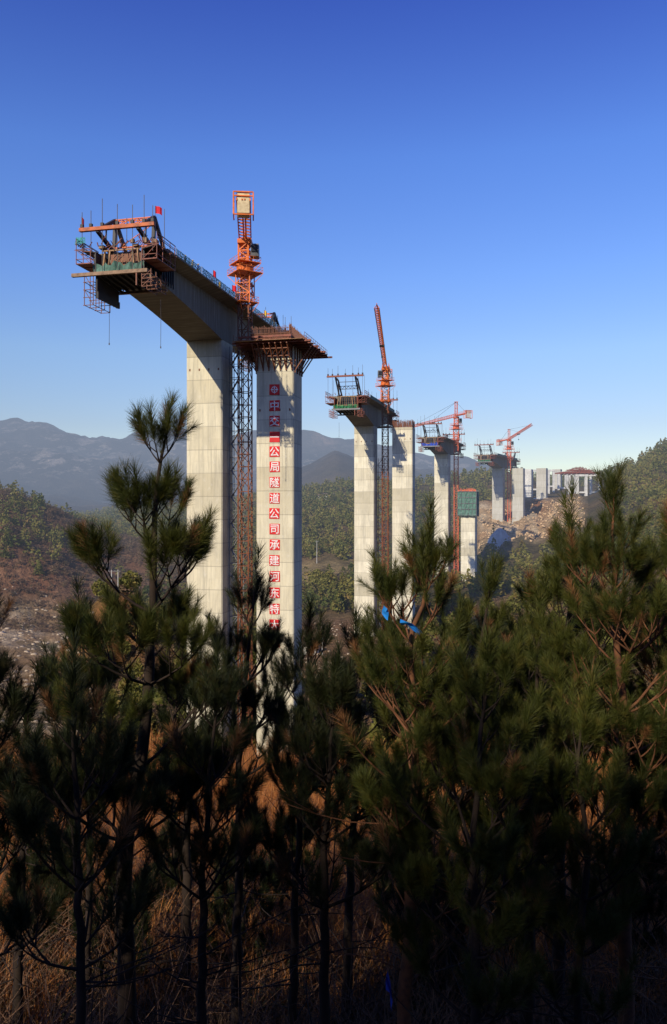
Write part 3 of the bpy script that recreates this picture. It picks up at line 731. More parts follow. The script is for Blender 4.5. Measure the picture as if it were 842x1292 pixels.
# ------------------------------------------------------------------ tower cranes
def crane(loc, zb, ztop, jib_end, cjib_end, label, mat, rotz=.5, wm=2.1, apex=0, cab_side=1, seg=2.4, deck_z=None, cream=True, jw=1.5):
    x, y = loc; root = empty('tower_crane', (x, y, zb), label, 'tower crane', 'tower cranes beside the piers'); h = ztop - zb
    J = Vector(jib_end) - Vector((x, y, zb)); CJ = Vector(cjib_end) - Vector((x, y, zb))
    def pf(m, zc, sz, th=.14):   # square platform with rail
        c, s = math.cos(rotz), math.sin(rotz)
        def q(a, b, z): return (a * c - b * s, a * s + b * c, z)
        o_ = sz; i_ = wm / 2 + .1
        for (a0, a1, b0, b1) in ((-o_, o_, -o_, -i_), (-o_, o_, i_, o_), (-o_, -i_, -i_, i_), (i_, o_, -i_, i_)):
            m.hexa([q(a0, b0, zc), q(a1, b0, zc), q(a1, b1, zc), q(a0, b1, zc), q(a0, b0, zc + th), q(a1, b0, zc + th), q(a1, b1, zc + th), q(a0, b1, zc + th)])
        cs = [(-o_, -o_), (o_, -o_), (o_, o_), (-o_, o_)]
        for k in range(4):
            a_, b_ = cs[k], cs[(k + 1) % 4]
            for zz in (.55, 1.1): m.bar(q(*a_, zc + zz), q(*b_, zc + zz), .06)
            for u in (0, .33, .66): aa = a_[0] + (b_[0] - a_[0]) * u; bb = a_[1] + (b_[1] - a_[1]) * u; m.bar(q(aa, bb, zc), q(aa, bb, zc + 1.1), .06)
        for a_ in cs: m.bar(q(a_[0] * .55, a_[1] * .55, zc - 1.6), q(*a_, zc), .1)
    m = MB(); lattice(m, (0, 0, 0), (0, 0, h - 8.5), wm, seg, .24, tw=rotz + math.pi / 4, br=.12)
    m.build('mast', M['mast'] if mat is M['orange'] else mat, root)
    m = MB(); lattice(m, (0, 0, h - 13), (0, 0, h - 7.2), wm + .7, 1.9, .2, tw=rotz + math.pi / 4, br=.13); pf(m, h - 12.9, 2.0); pf(m, h - 7.2, 2.6)
    m.build('climbing_cage', mat, root)
    m = MB(); m.tube([(0, 0, h - 7), (0, 0, h - 5.8)], wm * .8, 14); lattice(m, (0, 0, h - 5.8), (0, 0, h - 1.2), wm * .95, 1.5, .3, tw=rotz + math.pi / 4, br=.18); m.box(-wm * .7, wm * .7, -wm * .7, wm * .7, h - 5.8, h - 5.3); pf(m, h - 5.2, 2.3)
    m.box(-wm * .65, wm * .65, -wm * .65, wm * .65, h - 1.4, h - .6)
    m.build('slewing_unit', mat, root)
    cb = MB(); cx = cab_side * (wm * .5 + .95); cb.loft([[(cx - .75, -1.5, h - 4.0), (cx + .75, -1.5, h - 4.0), (cx + .75, .6, h - 4.0), (cx - .75, .6, h - 4.0)], [(cx - .75, -1.9, h - 3.0), (cx + .75, -1.9, h - 3.0), (cx + .75, .6, h - 3.0), (cx - .75, .6, h - 3.0)], [(cx - .75, -1.4, h - 1.6), (cx + .75, -1.4, h - 1.6), (cx + .75, .6, h - 1.6), (cx - .75, .6, h - 1.6)]])
    cbo = cb.build('cab', M['grey'], root); cg = MB(); cg.box(cx - .6, cx + .6, -1.93, -1.83, h - 3.3, h - 2.0); cg.box(cx + cab_side * .76, cx + cab_side * .79, -1.2, .3, h - 3.3, h - 2.0) if cab_side > 0 else cg.box(cx - .79, cx - .76, -1.2, .3, h - 3.3, h - 2.0); cg.build('window', M['cab'], cbo)
    # jib
    top = Vector((0, 0, h)); d = (J - top); L = d.length; dn = d.normalized(); sd = Vector((dn.y, -dn.x, 0)).normalized(); upv = sd.cross(dn); upv = upv if upv.z > 0 else -upv
    m = MB(); n = int(L / 2.2); b0 = top - upv * .5
    for s_ in (-1, 1): m.bar(b0 + sd * s_ * jw / 2, b0 + sd * s_ * jw / 2 + dn * L, .19)
    m.bar(b0 + upv * 1.5, b0 + upv * 1.2 + dn * L, .2)
    for k in range(n):
        a = b0 + dn * L * k / n; b = b0 + dn * L * (k + 1) / n; mid = (a + b) / 2 + upv * (1.5 - .3 * k / n)
        for s_ in (-1, 1): m.bar(a + sd * s_ * jw / 2, mid, .1); m.bar(mid, b + sd * s_ * jw / 2, .1)
        m.bar(a - sd * jw / 2, a + sd * jw / 2, .1); m.bar(a - sd * jw / 2, b + sd * jw / 2, .08)
    m.build('jib', mat, root)
    m = MB(); tp = b0 + dn * L * .45; m.box(tp.x - .8, tp.x + .8, tp.y - .8, tp.y + .8, tp.z - .6, tp.z - .1); to = m.build('trolley', M['dark'], root); m = MB(); m.bar(tp - Vector((0, 0, .6)), tp - Vector((0, 0, 3.5)), .06); m.box(tp.x - .25, tp.x + .25, tp.y - .25, tp.y + .25, tp.z - 4.2, tp.z - 3.5); m.build('hook_block', M['dark'], to)
    d = CJ - top; L2 = d.length; dn = d.normalized(); sd = Vector((dn.y, -dn.x, 0)).normalized()
    m = MB(); cw = 1.15
    for s_ in (-1, 1):
        m.bar(top + sd * s_ * cw, top + sd * s_ * cw + dn * L2, .22, .4); m.bar(top + sd * s_ * cw + Vector((0, 0, 1.2)), top + sd * s_ * cw + dn * L2 + Vector((0, 0, 1.2)), .07)
        for k in range(int(L2 / 1.6) + 1): q = top + sd * s_ * cw + dn * 1.6 * k; m.bar(q, q + Vector((0, 0, 1.2)), .07)
    for k in range(int(L2 / 1.5)):
        q = top + dn * 1.5 * k; m.bar(q - sd * cw, q + sd * cw, .16); m.bar(q - sd * cw, q + dn * 1.5 + sd * cw, .1)
    for s_ in (-1, 1): m.bar(top + sd * s_ * cw * .2 - Vector((0, 0, .2)), top + sd * s_ * cw * .2 + dn * L2, .25)
    e = top + dn * L2
    for s_ in (-1, 1): m.bar(e + sd * s_ * 1.7 + Vector((0, 0, 1.3)), e + sd * s_ * 1.7 - Vector((0, 0, 2.6)), .22); m.bar(e + sd * s_ * 1.7 - dn * 2.6 + Vector((0, 0, 1.3)), e + sd * s_ * 1.7 - dn * 2.6 - Vector((0, 0, 2.6)), .2)
    for zz in (1.3, .6, -2.6): m.bar(e - sd * 1.7 + Vector((0, 0, zz)), e + sd * 1.7 + Vector((0, 0, zz)), .2)
    for s_ in (-1, 1):
        for zz in (1.3, .6, -2.6): m.bar(e + sd * s_ * 1.7 + Vector((0, 0, zz)), e + sd * s_ * 1.7 - dn * 2.6 + Vector((0, 0, zz)), .16)
    m.build('counter_jib', mat, root)
    m = MB()
    for k in range(4):
        c0 = e - dn * (.35 + .62 * k); P = [c0 - sd * 1.05 - dn * .25, c0 + sd * 1.05 - dn * .25, c0 + sd * 1.05 + dn * .25, c0 - sd * 1.05 + dn * .25]
        m.hexa([v + Vector((0, 0, -2.3)) for v in P] + [v + Vector((0, 0, 1.2)) for v in P])
    m.build('counterweight', M['cream'] if cream else M['white_conc'], root)
    if apex:
        m = MB(); lattice(m, (0, 0, h - 1), (0, 0, h + apex), 1.3, 1.5, .2, tw=rotz + math.pi / 4, br=.12); m.box(-.9, .9, -.9, .9, h + apex, h + apex + .2)
        m.build('apex_tower', mat, root)
        m = MB(); a = Vector((0, 0, h + apex)); m.tube([a, top.lerp(J, .42) + Vector((0, 0, 1))], .06, 4); m.tube([a, top.lerp(J, .82) + Vector((0, 0, 1))], .06, 4); m.tube([a, top.lerp(CJ, .85)], .07, 4)
        m.build('tie_rods', M['cable'], root)
    return root
p1 = T1.p(10.9, 3.2); crane((p1.x, p1.y), -50, 52.6, (p1.x * 1.33, p1.y * 1.33, 53.0), (p1.x * .885 - .3, p1.y * .885, 53.2), 'tallest orange crane by the nearest deck, cream counterweights facing the camera', M['orange'], .55)
p2 = T2.p(10.9, 3.2)
q2 = W(475.5, 386, 219)
crane((p2.x, p2.y), -47, 51.2, q2, (p2.x + 2.0, p2.y + 17, 51.6), 'orange crane beside the second deck, its jib leaning toward the camera', M['orange'], .55, cab_side=-1, cream=False, jw=1.35)
p3 = T3.p(10.9, 3.2)
crane((p3.x, p3.y), -40, 47.8, (p3.x - 19, p3.y + 62, 47.8), W(592, 521, 397), 'salmon crane over the third pier with a level jib pointing left', M['orange_far'], .5, apex=7.0, cream=False)
p4 = T4.p(10.9, 3.2)
crane((p4.x, p4.y), -14, 46.3, W(671, 535.5, 484), (p4.x - 5.5, p4.y + 9, 45.2), 'small salmon crane over the farthest deck with its jib raised right', M['orange_far'], .5, apex=6.5, cream=False)

# scaffold stair towers beside the piers
def stair_tower(fr, a, b, z0, z1, label, mat, w_=2.6, d_=2.6, step=2.6):
    root = empty('stair_tower', fr.p(a, b, z0), label, 'stair tower', 'scaffold stair towers beside the piers', -fr.t); h = z1 - z0
    m = MB()
    for x in (0, w_):
        for y in (0, d_): m.bar((x, y, 0), (x, y, h), .13)
    n = int(h / step)
    for k in range(n):
        z = k * step
        for p, q in (((0, 0), (w_, 0)), ((w_, 0), (w_, d_)), ((w_, d_), (0, d_)), ((0, d_), (0, 0))): m.bar((*p, z), (*q, z), .09)
    m.build('frame', mat, root)
    m = MB()
    for k in range(n):
        z = k * step
        a_, b_ = ((0.2, w_ - .2) if k % 2 == 0 else (w_ - .2, .2))
        m.bar((a_, .5, z), (b_, .5, z + step), .6, .12); m.bar((a_, .0, z + 1), (b_, 0, z + step + .4), .07)
    m.build('stair_flights', M['grey'], root)
stair_tower(T1, BW + .35, 3.2, -50, 31.5, 'grey scaffold stair tower beside the nearest pier', M['grey'], 2.0, 2.4)
stair_tower(T2, BW + .4, 3.6, -47, 18, 'netted stair tower beside the second cantilever pier', M['redsteel'], 2.2, 2.4)
stair_tower(T3, BW + .4, 3.6, -40, 14, 'scaffold stair tower beside the third cantilever pier', M['grey'], 2.4, 2.4)

# ------------------------------------------------------------------ signs
CH = [('', 491.5), ('中', 512), ('交', 531.5), ('一', 551), ('公', 570), ('局', 589), ('隧', 608.5), ('道', 628.5), ('公', 648), ('司', 667.5), ('承', 687.5), ('建', 707), ('河', 727.5), ('东', 748), ('特', 768.5), ('大', 788.5), ('桥', 810)]
order = ['', 'topmost lettered', 'second lettered', 'single-stroke', 'upper', 'fifth lettered', 'sixth lettered', 'seventh lettered', 'lower', 'ninth lettered', 'tenth lettered', 'eleventh lettered', 'twelfth lettered', 'thirteenth lettered', 'third from bottom', 'second from bottom', 'bottom']
yf = FR1.p(3.6, -.1).y
for k, (ch, py) in enumerate(CH):
    z = (HZ - py) / F * yf; half = 1.0
    lab = 'red square sign with a white cross emblem at the top of the column' if not ch else '%s red square sign reading %s on the pale pier' % (order[k], ch)
    o_ = FR1.p(3.66, -.012, z); root = empty('sign', o_, lab, 'sign', 'red square signs down the lettered pier', -FR1.t); root.rotation_euler.y = R(rnd.uniform(-1.2, 1.2)); root.location.x += rnd.uniform(-.05, .05); root.location.z += rnd.uniform(-.04, .04)
    m = MB(); m.box(-half, half, -.07, 0, -half, half); m.build('panel', M['signred'], root)
    if ch:
        cu = bpy.data.curves.new('lettering', 'FONT'); cu.body = ch; cu.size = 2.0; cu.align_x = 'CENTER'; cu.align_y = 'CENTER'; cu.offset = .018; cu.extrude = .01; cu.resolution_u = 2
        tmp = bpy.data.objects.new('tmp', cu); COL.objects.link(tmp); dg = bpy.context.evaluated_depsgraph_get(); me = bpy.data.meshes.new_from_object(tmp.evaluated_get(dg))
        bpy.data.objects.remove(tmp)
        xs = [v.co.x for v in me.vertices]; ys = [v.co.y for v in me.vertices]
        cx_, cy_ = (min(xs) + max(xs)) / 2, (min(ys) + max(ys)) / 2
        if ch == '一': cy_ = (min(ys) + max(ys)) / 2
        for v in me.vertices: v.co = ((v.co.x - cx_) * .98, -.095 + (0.0 if v.co.z > 0 else .015), (v.co.y - cy_) * .98)
        me.materials.clear(); me.materials.append(M['white']); me.update()
        l = bpy.data.objects.new('lettering', me); COL.objects.link(l); l.parent = root
    else:
        m = MB(); 
        ring = [(math.cos(2 * math.pi * q / 28), math.sin(2 * math.pi * q / 28)) for q in range(28)]
        for q in range(28):
            a, b = ring[q], ring[(q + 1) % 28]; m.add([(a[0] * .62, -.085, a[1] * .62), (b[0] * .62, -.085, b[1] * .62), (b[0] * .5, -.085, b[1] * .5), (a[0] * .5, -.085, a[1] * .5)], [(0, 1, 2, 3)])
        for q in range(4):
            an = q * math.pi / 2; c, s = math.cos(an), math.sin(an)
            m.add([(0, -.09, 0), ((-.13 * c - .3 * s), -.09, (-.13 * s + .3 * c)), (-.82 * s, -.09, .82 * c), ((.13 * c - .3 * s), -.09, (.13 * s + .3 * c))], [(0, 1, 2, 3)])
        m.build('emblem', M['white'], root)

# ------------------------------------------------------------------ flags
def flag(p, hpole, mat, label, dx=1):
    root = empty('flag', p, label, 'flag', 'small flags along the decks'); m = MB(); m.tube([(0, 0, 0), (0, 0, hpole)], .035, 5); m.build('pole', M['grey'], root)
    m = MB(); n = 8; vs = []; 
    for k in range(n + 1):
        for j in range(4): u = k / n; vs.append((dx * u * 1.05, math.sin(u * 7) * .12, hpole - .05 - (1.15 * j / 3) - u * u * .35))
    m.add(vs, [(k * 4 + j, k * 4 + j + 1, (k + 1) * 4 + j + 1, (k + 1) * 4 + j) for k in range(n) for j in range(3)]); m.build('cloth', mat, root)
flag(T1.p(BW - .2, -A1 + 1.4, H1 + 5.7), 1.7, M['redflag'], 'red flag on the peak of the large orange traveller')
flag(T1.p(-2.3, -A1 - 4.2, H1 + 2.7), 1.7, M['redflag'], 'red flag at the left end of the orange front beam', .35)
flag(T1.p(BW + OV - .3, -10.5, H1), 2.4, M['redflag'], 'red flag on the nearest deck closer to its tip', .5)
flag(T1.p(BW + OV - .3, -.8, H1), 2.4, M['redflag'], 'red flag on the nearest deck just left of the tall crane', .8)
flag(T1.p(BW + OV - .3, 19, H1), 2.4, M['yellow'], 'yellow flag on the nearest deck right of the tall crane', .5)
flag(T1.p(BW + OV - 1.3, -5.3, H1), 1.9, M['yellow'], 'yellow flag between the two red flags on the nearest deck', .5)

# ------------------------------------------------------------------ workers on the deck
def skin_person(loc, rz, lean, shirt, label):
    pts = {'pel': (0, 0, .92), 'ch': (0, -.05 - lean * .2, 1.28), 'nk': (0, -.07 - lean * .3, 1.46), 'hd': (0, -.10 - lean * .34, 1.62), 'hp': (0, -.09 - lean * .34, 1.72)}
    E = [('pel', 'ch'), ('ch', 'nk'), ('nk', 'hd'), ('hd', 'hp')]; Rr = {'pel': .15, 'ch': .17, 'nk': .06, 'hd': .10, 'hp': .08}
    for s, n in ((-1, 'l'), (1, 'r')):
        pts.update({'hip' + n: (s * .1, 0, .86), 'kn' + n: (s * .12, -.06 + .04 * s, .48), 'an' + n: (s * .13, .02 * s, .09), 'to' + n: (s * .14, -.16, .04),
                    'sh' + n: (s * .19, -.06 - lean * .25, 1.38), 'el' + n: (s * .27, -.10 - lean * .25, 1.10), 'wr' + n: (s * .20, -.33 - lean * .2, 1.02), 'ha' + n: (s * .18, -.41 - lean * .2, 1.03)})
        E += [('pel', 'hip' + n), ('hip' + n, 'kn' + n), ('kn' + n, 'an' + n), ('an' + n, 'to' + n), ('ch', 'sh' + n), ('sh' + n, 'el' + n), ('el' + n, 'wr' + n), ('wr' + n, 'ha' + n)]
        Rr.update({'hip' + n: .11, 'kn' + n: .07, 'an' + n: .05, 'to' + n: .045, 'sh' + n: .075, 'el' + n: .05, 'wr' + n: .035, 'ha' + n: .045})
    ks = list(pts); me = bpy.data.meshes.new('person'); me.from_pydata([pts[k] for k in ks], [(ks.index(a), ks.index(b)) for a, b in E], [])
    o = bpy.data.objects.new('person', me); COL.objects.link(o); md = o.modifiers.new('skin', 'SKIN')
    for i, k in enumerate(ks): me.skin_vertices[0].data[i].radius = (Rr[k],) * 2; me.skin_vertices[0].data[i].use_root = (k == 'pel')
    o.modifiers.new('sub', 'SUBSURF').levels = 1
    dg = bpy.context.evaluated_depsgraph_get(); m2 = bpy.data.meshes.new_from_object(o.evaluated_get(dg)); o.modifiers.clear(); o.data = m2; m2.name = 'person'
    m2.materials.clear()
    for q in (M['skin'], shirt, M['cab']): m2.materials.append(q)
    for pl in m2.polygons: z = pl.center.z; pl.material_index = 2 if z < .93 else (1 if z < 1.47 else 0); pl.use_smooth = True
    h = MB(); hc = Vector(pts['hd']) + Vector((0, 0, .05)); rings = []
    for q in range(5): a = q / 5 * math.pi / 2; rings.append([(hc.x + math.cos(u) * .145 * math.cos(a), hc.y + math.sin(u) * .155 * math.cos(a), hc.z + .13 * math.sin(a)) for u in np.linspace(0, 2 * math.pi, 12, endpoint=False)])
    h.loft(rings); h.build('hard_hat', M['yellow'], o)
    o.location = loc; o.rotation_euler.z = rz; return tag(o, label, 'person', 'workers on the nearest deck')
skin_person(T1.p(BW + 1.5, -A1 + 9, H1), .6, .3, M['navy'], 'worker in dark clothes bending at the deck edge, nearest the traveller')
skin_person(T1.p(BW + 1.7, -A1 + 11.5, H1), 1.4, .1, M['pole'], 'worker in a pale shirt standing between two others on the deck')
skin_person(T1.p(BW + 1.8, -A1 + 13.6, H1), 2.2, .2, M['bluefar'], 'worker in blue standing farthest from the traveller on the deck')

# ------------------------------------------------------------------ poles, houses
def utility_pole(p, h, label, twin=False):
    root = empty('utility_pole', (p.x, p.y, gz(p.x, p.y) - .3), label, 'utility pole', 'utility poles in the valley')
    m = MB(); m.tube([(0, 0, 0), (0, 0, h)], [.2, .13], 7); m.build('pole', M['pole'], root)
    if twin: m = MB(); m.tube([(2.0, .5, 0), (2.0, .5, h)], [.2, .13], 7); m.build('pole', M['pole'], root)
    m = MB(); m.bar((-1.1, 0, h - .5), (3.0 if twin else 1.1, .2, h - .5), .16)
    for x in (-1, 0, 1): m.tube([(x, 0, h - .4), (x, 0, h - .1)], .09, 5)
    m.build('crossarm', M['grey'], root)
utility_pole(W(141, 750, 262), 8.2, 'twin pale utility poles on the orange knoll at left', True)
utility_pole(W(400, 670, 440), 13, 'tall pale utility pole above the yellow terraces')
utility_pole(W(407, 790, 262), 8.0, 'pale utility pole on the brown field between the piers')
def house(px, Y, wd, dp, ht, label):
    x = (px - CX) / F * Y; z = gz(x, Y) - .3; root = empty('house', (x, Y, z), label, 'house', 'small houses in the valley', R(-20))
    m = MB(); m.box(0, wd, 0, dp, 0, ht); m.add([(0, 0, ht + .002), (0, dp, ht + .002), (0, dp / 2, ht + dp * .25), (wd, 0, ht + .002), (wd, dp, ht + .002), (wd, dp / 2, ht + dp * .25)], [(0, 1, 2), (3, 5, 4)]); m.build('wall', M['wall'], root)
    m = MB(); e = .5
    for s in (0, 1):
        y0 = -e if s == 0 else dp + e; m.hexa([(-e, y0, ht - .2), (wd + e, y0, ht - .2), (wd + e, dp / 2, ht + dp * .25 + .03), (-e, dp / 2, ht + dp * .25 + .03), (-e, y0, ht), (wd + e, y0, ht), (wd + e, dp / 2, ht + dp * .25 + .25), (-e, dp / 2, ht + dp * .25 + .25)])
    m.build('roof', M['rooftile'], root)
    for k in range(2): m = MB(); m.box(wd * (.2 + .45 * k), wd * (.2 + .45 * k) + 1.1, -.05, .03, ht * .35, ht * .75); m.build('window', M['cab'], root)
    m = MB(); m.box(wd * .46, wd * .46 + .9, -.05, .03, 0.1, 2.1); m.build('door', M['board'], root)
house(383, 268, 4.5, 4, 3.2, 'small white hut beside the lettered pier above the brown field')
house(402, 660, 12, 7, 5, 'pale house far off in the dark wood between the piers')
house(62, 900, 16, 9, 6, 'distant pale house at the foot of the left mountains')

# ------------------------------------------------------------------ foliage materials
def leaf_mat(name, a, b, c3, haze=True, scale=.08, trans=.25, rough=.6):
    t = NT(name); gp = t.n('ShaderNodeNewGeometry').outputs['Position']
    n1 = t.noise(gp, scale, 3); n2 = t.noise(gp, scale * 9, 3)
    c = t.mix(t.ramp(n1, .35, .65), a, b); c = t.mix(t.ramp(n2, .5, .75), c, c3)
    d = bsdf(t, c, rough, spec=.25)
    tl = t.n('ShaderNodeBsdfTranslucent'); t.l(c, tl.inputs[0]); mx = t.n('ShaderNodeMixShader'); mx.inputs[0].default_value = trans
    t.l(d, mx.inputs[1]); t.l(tl.outputs[0], mx.inputs[2]); return t.finish(mx.outputs[0], haze)
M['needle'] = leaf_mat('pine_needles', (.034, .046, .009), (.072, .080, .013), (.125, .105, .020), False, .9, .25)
M['needle_d'] = leaf_mat('shaded_pine_needles', (.015, .023, .008), (.028, .035, .010), (.05, .042, .015), False, .9, .2)  # darker copy of the needles: shade of the backlit pines put into colour
M['dead'] = leaf_mat('dead_needles', (.24, .11, .04), (.17, .075, .03), (.30, .16, .07), False, 2, .25)
M['bark'] = painted('pine_bark', (.13, .075, .045), (.045, .030, .022), .8, 14, .9, False)
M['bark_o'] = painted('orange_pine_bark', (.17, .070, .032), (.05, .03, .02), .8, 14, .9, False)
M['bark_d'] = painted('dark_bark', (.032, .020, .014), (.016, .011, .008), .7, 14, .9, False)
M['leaf_far'] = leaf_mat('hill_foliage', (.075, .098, .020), (.21, .19, .042), (.27, .165, .055), True, .028)
M['leaf_brown'] = leaf_mat('bare_thicket', (.15, .09, .055), (.22, .14, .075), (.11, .10, .04), True, .03)
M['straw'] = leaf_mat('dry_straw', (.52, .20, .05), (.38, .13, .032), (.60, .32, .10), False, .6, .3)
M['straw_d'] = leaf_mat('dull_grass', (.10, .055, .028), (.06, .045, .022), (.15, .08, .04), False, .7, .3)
M['twig'] = painted('dry_twig', (.22, .12, .07), (.08, .05, .035), .7, 9, .9, False)

# ------------------------------------------------------------------ forest on the hills
nr = np.random.default_rng(5)
def crown_template(kind, n):
    """tree of unit height: many small facets spread through the crown's volume"""
    V = []; T = []
    for k in range(n):
        u = nr.random()
        if kind == 'pine': h = .12 + .88 * u; r = .30 * (1 - u) ** .75 * (.55 + .6 * nr.random()) + .01
        else: h = .25 + .75 * u; r = .36 * math.sqrt(max(.02, 1 - (2 * u - .85) ** 2)) * (.5 + .55 * nr.random())
        a = nr.random() * 6.283; c = np.array([r * math.cos(a), r * math.sin(a), h]); s = (.085 if n < 70 else .062) * (1.3 - .5 * u)
        t1 = nr.normal(size=3); t1 /= np.linalg.norm(t1); t2 = np.cross(t1, nr.normal(size=3)); t2 /= np.linalg.norm(t2) + 1e-6
        b = len(V); V += [c + t1 * s, c - t1 * s * .6 + t2 * s, c - t1 * s * .6 - t2 * s]; T.append((b, b + 1, b + 2))
    b = len(V); V += [np.array(q) for q in ((-.015, 0, 0), (.015, 0, 0), (0, 0, .7))]; T.append((b, b + 1, b + 2))
    return np.array(V), np.array(T)
def scatter(name, pos, hgt, temps, mat, wid=1.0):
    Vs = []; Ts = []; off = 0; which = nr.integers(0, len(temps), len(pos))
    for ti, (tv, tt) in enumerate(temps):
        idx = np.where(which == ti)[0]
        if not len(idx): continue
        a = nr.random(len(idx)) * 6.283; c, s = np.cos(a), np.sin(a); h = hgt[idx]; ww = h * wid * nr.uniform(.8, 1.3, len(idx))
        x = tv[None, :, 0] * c[:, None] - tv[None, :, 1] * s[:, None]; y = tv[None, :, 0] * s[:, None] + tv[None, :, 1] * c[:, None]
        V = np.stack([x * ww[:, None] + pos[idx, 0][:, None], y * ww[:, None] + pos[idx, 1][:, None], tv[None, :, 2] * h[:, None] + pos[idx, 2][:, None]], 2).reshape(-1, 3)
        T = (tt[None] + (np.arange(len(idx)) * len(tv))[:, None, None]).reshape(-1, 3) + off
        off += len(V); Vs.append(V); Ts.append(T)
    return np_mesh(name, np.concatenate(Vs), np.concatenate(Ts), mat)
PT = [crown_template('pine', 90) for _ in range(4)] + [crown_template('round', 80) for _ in range(2)]
PTs = [crown_template('pine', 44) for _ in range(4)] + [crown_template('round', 44) for _ in range(2)]
def forest_pts(n, y0, y1, px0=-80, px1=930, dens=None):
    y = np.sqrt(nr.uniform(y0 ** 2, y1 ** 2, n)); px = nr.uniform(px0, px1, n); x = (px - CX) / F * y
    keep = (rockmask(x, y) < .05) | ((y < 496) & (nr.random(n) < .8))
    c = fbm(x / 40, y / 40, 91, 3)
    keep &= ~((px > 362) & (px < 470) & (((y > 212) & (y < 332)) | ((y > 404) & (y < 452) & (c > -.25))))
    keep &= ~((px < 125) & (y < 385) & (y > 100))
    keep &= ~((px > 55) & (px < 235) & (y > 380) & (y < 520) & (c > -.32 + (px < 90) * .3))
    keep &= (c > -.30) | (nr.random(n) < .25)
    keep &= ~((px > 640) & (px < 768) & (y > 450) & (y < 745))
    for fr in (T1, T2, T3, T4, FR1, FR2, FR3, FR4, FR5):
        c0 = fr.p(3.7, 3); keep &= (np.hypot(x - c0.x, y - c0.y) > 9)
    # nothing tall in front of the visible cut below the farthest pier
    keep &= ~((px > 585) & (px < 740) & (y > 425) & (y < 470) & (nr.random(n) < .4))
    x, y = x[keep], y[keep]; z = height(x, y); return np.stack([x, y, z - .3], 1)
p = forest_pts(5200, 340, 640); o = scatter('forest', p, nr.uniform(4.5, 9.5, len(p)), PTs, M['leaf_far']); tag(o, 'dense pine wood covering the middle hills', 'forest', None, 'stuff')
p = forest_pts(7000, 600, 1000); o = scatter('forest', p, nr.uniform(6, 11, len(p)), PTs[:4], M['leaf_far']); tag(o, 'dark wood along the far hill crests behind the piers', 'forest', None, 'stuff')
# bushes / bare thicket on the brown hill
y = np.sqrt(nr.uniform(330 ** 2, 560 ** 2, 4200)); px = nr.uniform(-40, 260, 4200); x = (px - CX) / F * y; p = np.stack([x, y, height(x, y) - .2], 1)
o = scatter('bracken', p, nr.uniform(1.2, 3.0, len(p)), PTs[3:], M['leaf_brown'], 1.6); tag(o, 'brown scrub and bracken on the left hill', 'scrub', None, 'stuff')
y = np.sqrt(nr.uniform(60 ** 2, 340 ** 2, 5200)); px = nr.uniform(-60, 920, 5200); x = (px - CX) / F * y
k_ = ~((px > 362) & (px < 470) & (y > 205)); k_ &= ~((px < 125) & (y > 120)); x, y = x[k_], y[k_]; p = np.stack([x, y, height(x, y) - .2], 1)
o = scatter('scrub', p, nr.uniform(1.5, 4.0, len(p)), PTs[3:], M['leaf_brown'], 1.4); tag(o, 'dry scrub on the valley floor and lower slope', 'scrub', None, 'stuff')
# individual valley trees
tmplc = []
for k in range(5):
    tv, tt = crown_template('pine' if k < 3 else 'round', 420); me_c = np_mesh('crown', tv * np.array([1.15, 1.15, 1]), tt, M['leaf_far']); 
    m = MB(); m.tube([(0, 0, 0), (.01, 0, .35), (0, .01, .85)], [.022, .016, .004], 6); tr = m.build('trunk', M['bark_d'])
    tmplc.append((me_c, tr))
pts = forest_pts(420, 150, 400, -20, 870)[:230]
first = set()
for k in range(len(pts)):
    kind = k % 5; cr, tr = tmplc[kind]; h = rnd.uniform(5.5, 9.5)
    nm = 'pine_tree' if kind < 3 else 'broadleaf_tree'
    lab = 'dark green pine on the valley slope beyond the foreground trees' if kind < 3 else 'round olive tree on the valley slope beyond the foreground trees'
    r_ = empty(nm, pts[k], lab, 'tree', 'pines on the valley slope' if kind < 3 else 'broadleaf trees on the valley slope', rnd.uniform(0, 6.28)); r_.scale = (h * rnd.uniform(.9, 1.2),) * 2 + (h,)
    for src in (cr, tr):
        if kind not in first: c_ = src
        else: c_ = src.copy(); COL.objects.link(c_)
        c_.parent = r_
    first.add(kind)
# river stones
def stone_tpl():
    v = nr.normal(size=(8, 3)); v = np.array([(-1, -1, -.6), (1, -1, -.6), (1, 1, -.6), (-1, 1, -.6), (-.7, -.7, .6), (.8, -.6, .5), (.6, .7, .7), (-.7, .6, .5)]) + nr.uniform(-.25, .25, (8, 3)); v *= .5
    t_ = [(0, 1, 5), (0, 5, 4), (1, 2, 6), (1, 6, 5), (2, 3, 7), (2, 7, 6), (3, 0, 4), (3, 4, 7), (4, 5, 6), (4, 6, 7)]
    return v, np.array(t_)
M['stone'] = painted('pale_stone', (.46, .36, .25), (.26, .20, .14), .7, .4, .9)
M['rock'] = painted('orange_rock', (.55, .38, .21), (.34, .18, .09), .7, .25, .9)
y = np.sqrt(nr.uniform(170 ** 2, 375 ** 2, 700)); px = nr.uniform(-60, 118, 700); x = (px - CX) / F * y; p = np.stack([x, y, height(x, y)], 1)
o = scatter('river_stones', p, nr.uniform(.25, 1.1, len(p)) ** 1.3, [stone_tpl() for _ in range(4)], M['stone'], 1.7); tag(o, 'pale boulders strewn over the river bed', 'stones', None, 'stuff')
y = nr.uniform(470, 575, 1500); px = nr.uniform(604, 738, 1500); x = (px - CX) / F * y; p = np.stack([x, y, height(x, y)], 1)
o = scatter('rock_rubble', p, nr.uniform(.3, 1.5, len(p)) ** 1.3, [stone_tpl() for _ in range(4)], M['rock']); tag(o, 'orange broken rock on the excavated slope', 'rubble', None, 'stuff')
y = nr.uniform(225, 330, 260); px = nr.uniform(366, 466, 260); x = (px - CX) / F * y; p = np.stack([x, y, height(x, y)], 1)
